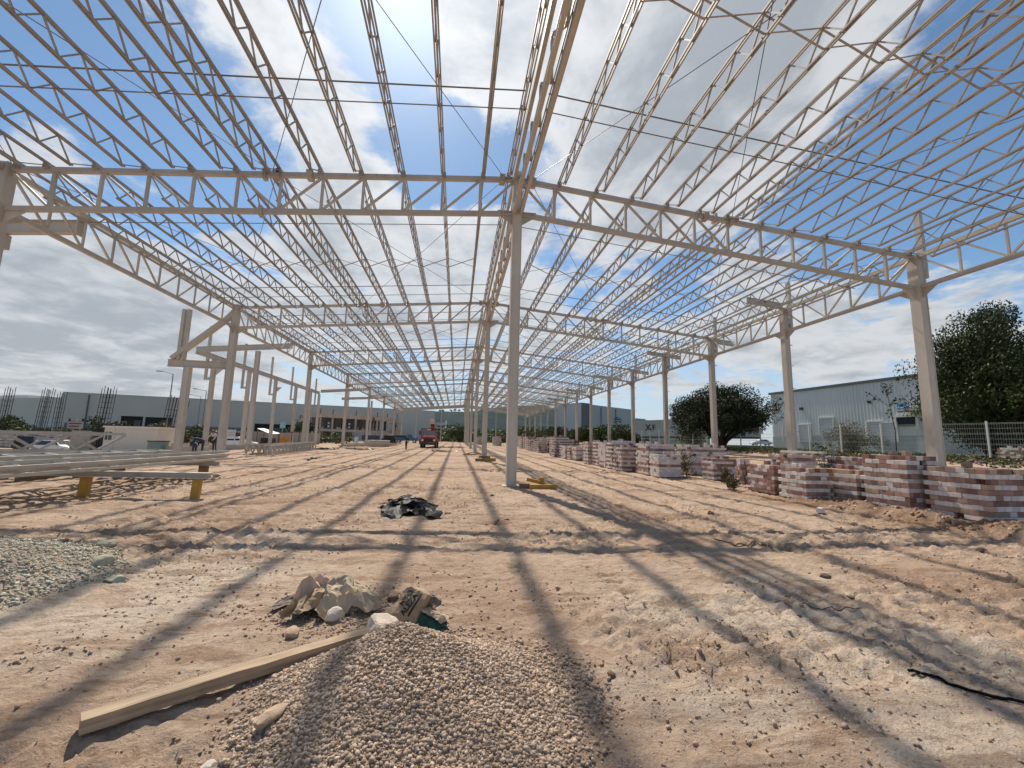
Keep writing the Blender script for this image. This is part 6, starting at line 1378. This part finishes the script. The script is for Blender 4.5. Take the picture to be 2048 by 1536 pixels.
t = thing('dump_trailer', 'dark low trailer left of the loader', 'trailer', (tx-4, ty, zb)); tb('box', -5.0, -2.0, .2, 2, .6, 1.5, mat('navy_paint', (0, 0, 0))); 
for x in (-4.2, -2.8): wheel(t, (tx+x, ty+.15, zb+.42), .42, .25, (0, 1, 0))
o = MB().tube((tx-5.9, ty, zb), (tx-5.9, ty, zb+1.1), .38, 12).build('white_drum', WHP); tag(o, 'white plastic drum beside a column below the concrete frame', 'drum')
c = atd(462, 885, 52); zb = gz(c.x, c.y); car('dark red van parked between the left columns', (c.x, c.y+1, zb), 1.2, mat('maroon_paint', (.16, .015, .02), .35), 4.6, 1.85, 1.95, 'hatch'); c = atd(474, 886, 49); car('white car nosing out beside the red van between left columns', (c.x, c.y, gz(c.x, c.y)), .15, WPT, 4.2, 1.7, 1.4, 'hatch')
t = thing('louvred_panel', 'white slatted panel stand between the left columns', 'panel', (atd(462, 880, 48).x, atd(462, 880, 48).y, gz(-22, 48)))
c = atd(462, 868, 46)
for k in range(6): MB().box((c.x, c.y, c.z-.45+.17*k), (.82, .04, .13)).build('slat', WHP, t)
for s in (-.4, .4): MB().bar((c.x+s, c.y+.05, gz(c.x, c.y)), (c.x+s, c.y+.05, c.z+.55), .06).build('post', WHP, t)
# ------------------------------------------------------------------ people
SKIN = mat('skin', (.30, .17, .11), .6); HAIR = mat('hair', (.015, .012, .010), .7)
def person(label, loc, rz, pose, cols, H=1.72):
    """cols: trousers, shirt, sleeve, head covering"""
    s = H/1.75; J = dict(pel=(0, 0, .95), che=(0, .02, 1.28), nec=(0, .03, 1.47), hea=(0, .05, 1.60), top=(0, .05, 1.70), lh=(-.09, 0, .93), lk=(-.10, .02, .50), la=(-.10, 0, .08), lt=(-.11, .15, .04), rh=(.09, 0, .93), rk=(.10, .02, .50), ra=(.10, 0, .08), rt=(.11, .15, .04),
             ls=(-.18, .02, 1.40), le=(-.25, .0, 1.13), lw=(-.26, .08, .88), lf=(-.26, .11, .79), rs=(.18, .02, 1.40), re=(.25, .0, 1.13), rw=(.26, .08, .88), rf=(.26, .11, .79))
    J.update(pose)
    R = dict(pel=.135, che=.15, nec=.06, hea=.098, top=.06, lh=.09, lk=.06, la=.045, lt=.035, rh=.09, rk=.06, ra=.045, rt=.035, ls=.065, le=.045, lw=.034, lf=.03, rs=.065, re=.045, rw=.034, rf=.03)
    E = [('pel', 'che'), ('che', 'nec'), ('nec', 'hea'), ('hea', 'top'), ('pel', 'lh'), ('lh', 'lk'), ('lk', 'la'), ('la', 'lt'), ('pel', 'rh'), ('rh', 'rk'), ('rk', 'ra'), ('ra', 'rt'), ('che', 'ls'), ('ls', 'le'), ('le', 'lw'), ('lw', 'lf'), ('che', 'rs'), ('rs', 're'), ('re', 'rw'), ('rw', 'rf')]
    K = list(J); me = bpy.data.meshes.new('person'); me.from_pydata([tuple(v*s for v in J[k]) for k in K], [(K.index(a), K.index(b)) for a, b in E], [])
    ob = bpy.data.objects.new('tmp_person', me); COL.objects.link(ob); md = ob.modifiers.new('skin', 'SKIN'); ob.modifiers.new('sub', 'SUBSURF').levels = 1
    for i, k in enumerate(K): me.skin_vertices[0].data[i].radius = (R[k]*s, R[k]*s*(.8 if k in ('pel', 'che') else 1)); me.skin_vertices[0].data[i].use_root = k == 'pel'
    dg = bpy.context.evaluated_depsgraph_get(); out = bpy.data.meshes.new_from_object(ob.evaluated_get(dg)); bpy.data.objects.remove(ob)
    out.materials.clear()
    for m in cols[:3]+[SKIN]: out.materials.append(m)
    def seg(p, a, b): a, b = Vector(a)*s, Vector(b)*s; t_ = max(0, min(1, (p-a).dot(b-a)/max(1e-6, (b-a).length_squared))); return (p-a.lerp(b, t_)).length
    zone = lambda e: 3 if e[0] in ('nec', 'hea') or e[1] in ('lf', 'rf') else 0 if e[1][1] in 'hkat' and e[0] in ('pel', 'lh', 'lk', 'la', 'rh', 'rk', 'ra') else 2 if e[0] in ('ls', 'le', 'rs', 're') else 1
    for p in out.polygons: e = min(E, key=lambda e: seg(p.center, J[e[0]], J[e[1]])); p.material_index = zone(e); p.use_smooth = True
    o = link('person', out, None, loc, None, (0, 0, rz)); ORG[o.name] = (0, 0, 0); tag(o, label, 'person')
    hp = Vector(J['hea'])*s; mb = MB()
    for j in range(5):
        for i in range(12): a_ = i/12*6.283; b_ = .15+j/4*1.42; mb.v.append((hp.x+.118*s*math.cos(a_)*math.cos(b_), hp.y+.122*s*math.sin(a_)*math.cos(b_), hp.z+.02+.128*s*math.sin(b_)))
    mb.f = [(j*12+i, j*12+(i+1) % 12, j*12+12+(i+1) % 12, j*12+12+i) for j in range(4) for i in range(12)]; mb.m = [0]*len(mb.f)
    hd = mb.build('headwear', cols[3], o, True); MB().box((hp.x, hp.y+.13*s, hp.z+.04*s), (.17*s, .12*s, .015)).build('cap_brim', cols[3], hd)
    MB().box((hp.x, hp.y+.1*s, hp.z-.01), (.02, .035, .045)).build('nose', SKIN, o)
    return o
C_D = mat('dark_clothes', (.018, .020, .024), .8); C_N = mat('navy_clothes', (.012, .03, .11), .8); C_W = mat('white_shirt', (.55, .52, .50), .8); C_R = mat('red_cap', (.28, .03, .035), .7); C_J = mat('dark_jeans', (.03, .04, .07), .8); C_L = mat('white_cap', (.7, .69, .66), .7)
c = atd(812, 902, 49); z = gz(c.x, c.y)
pw = person('person in dark work clothes walking with one arm out, in the middle of the site', (c.x, c.y, z), 2.9, dict(lk=(-.09, .16, .52), la=(-.08, .04, .12), lt=(-.08, .18, .10), rk=(.10, -.02, .50), ra=(.10, -.16, .08), rt=(.10, -.02, .04), re=(.42, .06, 1.20), rw=(.60, .16, 1.12), rf=(.68, .2, 1.1)), [C_D, mat('dark_green_jacket', (.015, .03, .028), .8), C_D, HAIR])
MB().box((0, 0, 1.08), (.31, .27, .05)).build('reflective_band', mat('hi_vis_band', (.35, .42, .42), .4), pw)
c = atd(428, 905, 30.0); z = gz(c.x, c.y); person('person in a white shirt and red cap working behind the stored trusses', (c.x, c.y, .28), 2.9, dict(che=(0, .16, 1.24), nec=(0, .26, 1.40), hea=(0, .34, 1.50), top=(0, .38, 1.59), ls=(-.18, .22, 1.34), le=(-.27, .34, 1.10), lw=(-.20, .5, .92), lf=(-.17, .56, .86), rs=(.18, .22, 1.34), re=(.28, .34, 1.10), rw=(.25, .52, .92), rf=(.24, .58, .86)), [C_J, C_W, C_W, C_R])
c = atd(404, 905, 29.0); person('person in navy bending over behind the stored trusses', (c.x, c.y, .20), 2.2, dict(che=(0, .34, 1.10), nec=(0, .56, 1.10), hea=(0, .70, 1.08), top=(0, .80, 1.06), ls=(-.18, .48, 1.10), le=(-.2, .55, .82), lw=(-.15, .66, .6), lf=(-.15, .7, .52), rs=(.18, .48, 1.10), re=(.2, .55, .82), rw=(.15, .66, .6), rf=(.15, .7, .52)), [C_J, C_N, C_N, HAIR])
c = atd(388, 905, 29.6); person('person in a white cap crouching left of the navy worker', (c.x, c.y, -.10), 1.0, dict(che=(0, .25, 1.15), nec=(0, .4, 1.25), hea=(0, .48, 1.33), top=(0, .52, 1.42), ls=(-.18, .32, 1.22), rs=(.18, .32, 1.22)), [C_J, C_D, C_D, C_L])
c = atd(791, 861, 104); person('person standing on the scaffold of the concrete frame', (c.x, c.y, 3.66), 2.6, {}, [C_D, mat('brown_shirt', (.12, .05, .04), .8), C_D, HAIR])
c = atd(748, 838, 104); person('person in black leaning at the top of the concrete frame', (c.x, c.y, 5.2), 2.6, dict(che=(.1, .1, 1.24), nec=(.15, .2, 1.4), hea=(.18, .26, 1.5), top=(.2, .3, 1.58)), [C_D, C_D, C_D, HAIR])
# ------------------------------------------------------------------ air
hz_ = MB().box2((-7400, -90, -4), (7400, 8400, 150)).build('haze', []); hz_['kind'] = 'stuff'; hz_['label'] = 'thin pale air haze over the plain'; hz_['category'] = 'haze'
hm = bpy.data.materials.new('haze_air'); hm.use_nodes = True; hm.node_tree.nodes.clear()
vo = hm.node_tree.nodes.new('ShaderNodeVolumePrincipled'); vo.inputs['Color'].default_value = (.80, .86, .95, 1); vo.inputs['Density'].default_value = .00006; vo.inputs['Anisotropy'].default_value = .2
ho = hm.node_tree.nodes.new('ShaderNodeOutputMaterial'); hm.node_tree.links.new(vo.outputs[0], ho.inputs['Volume']); hz_.data.materials.append(hm)
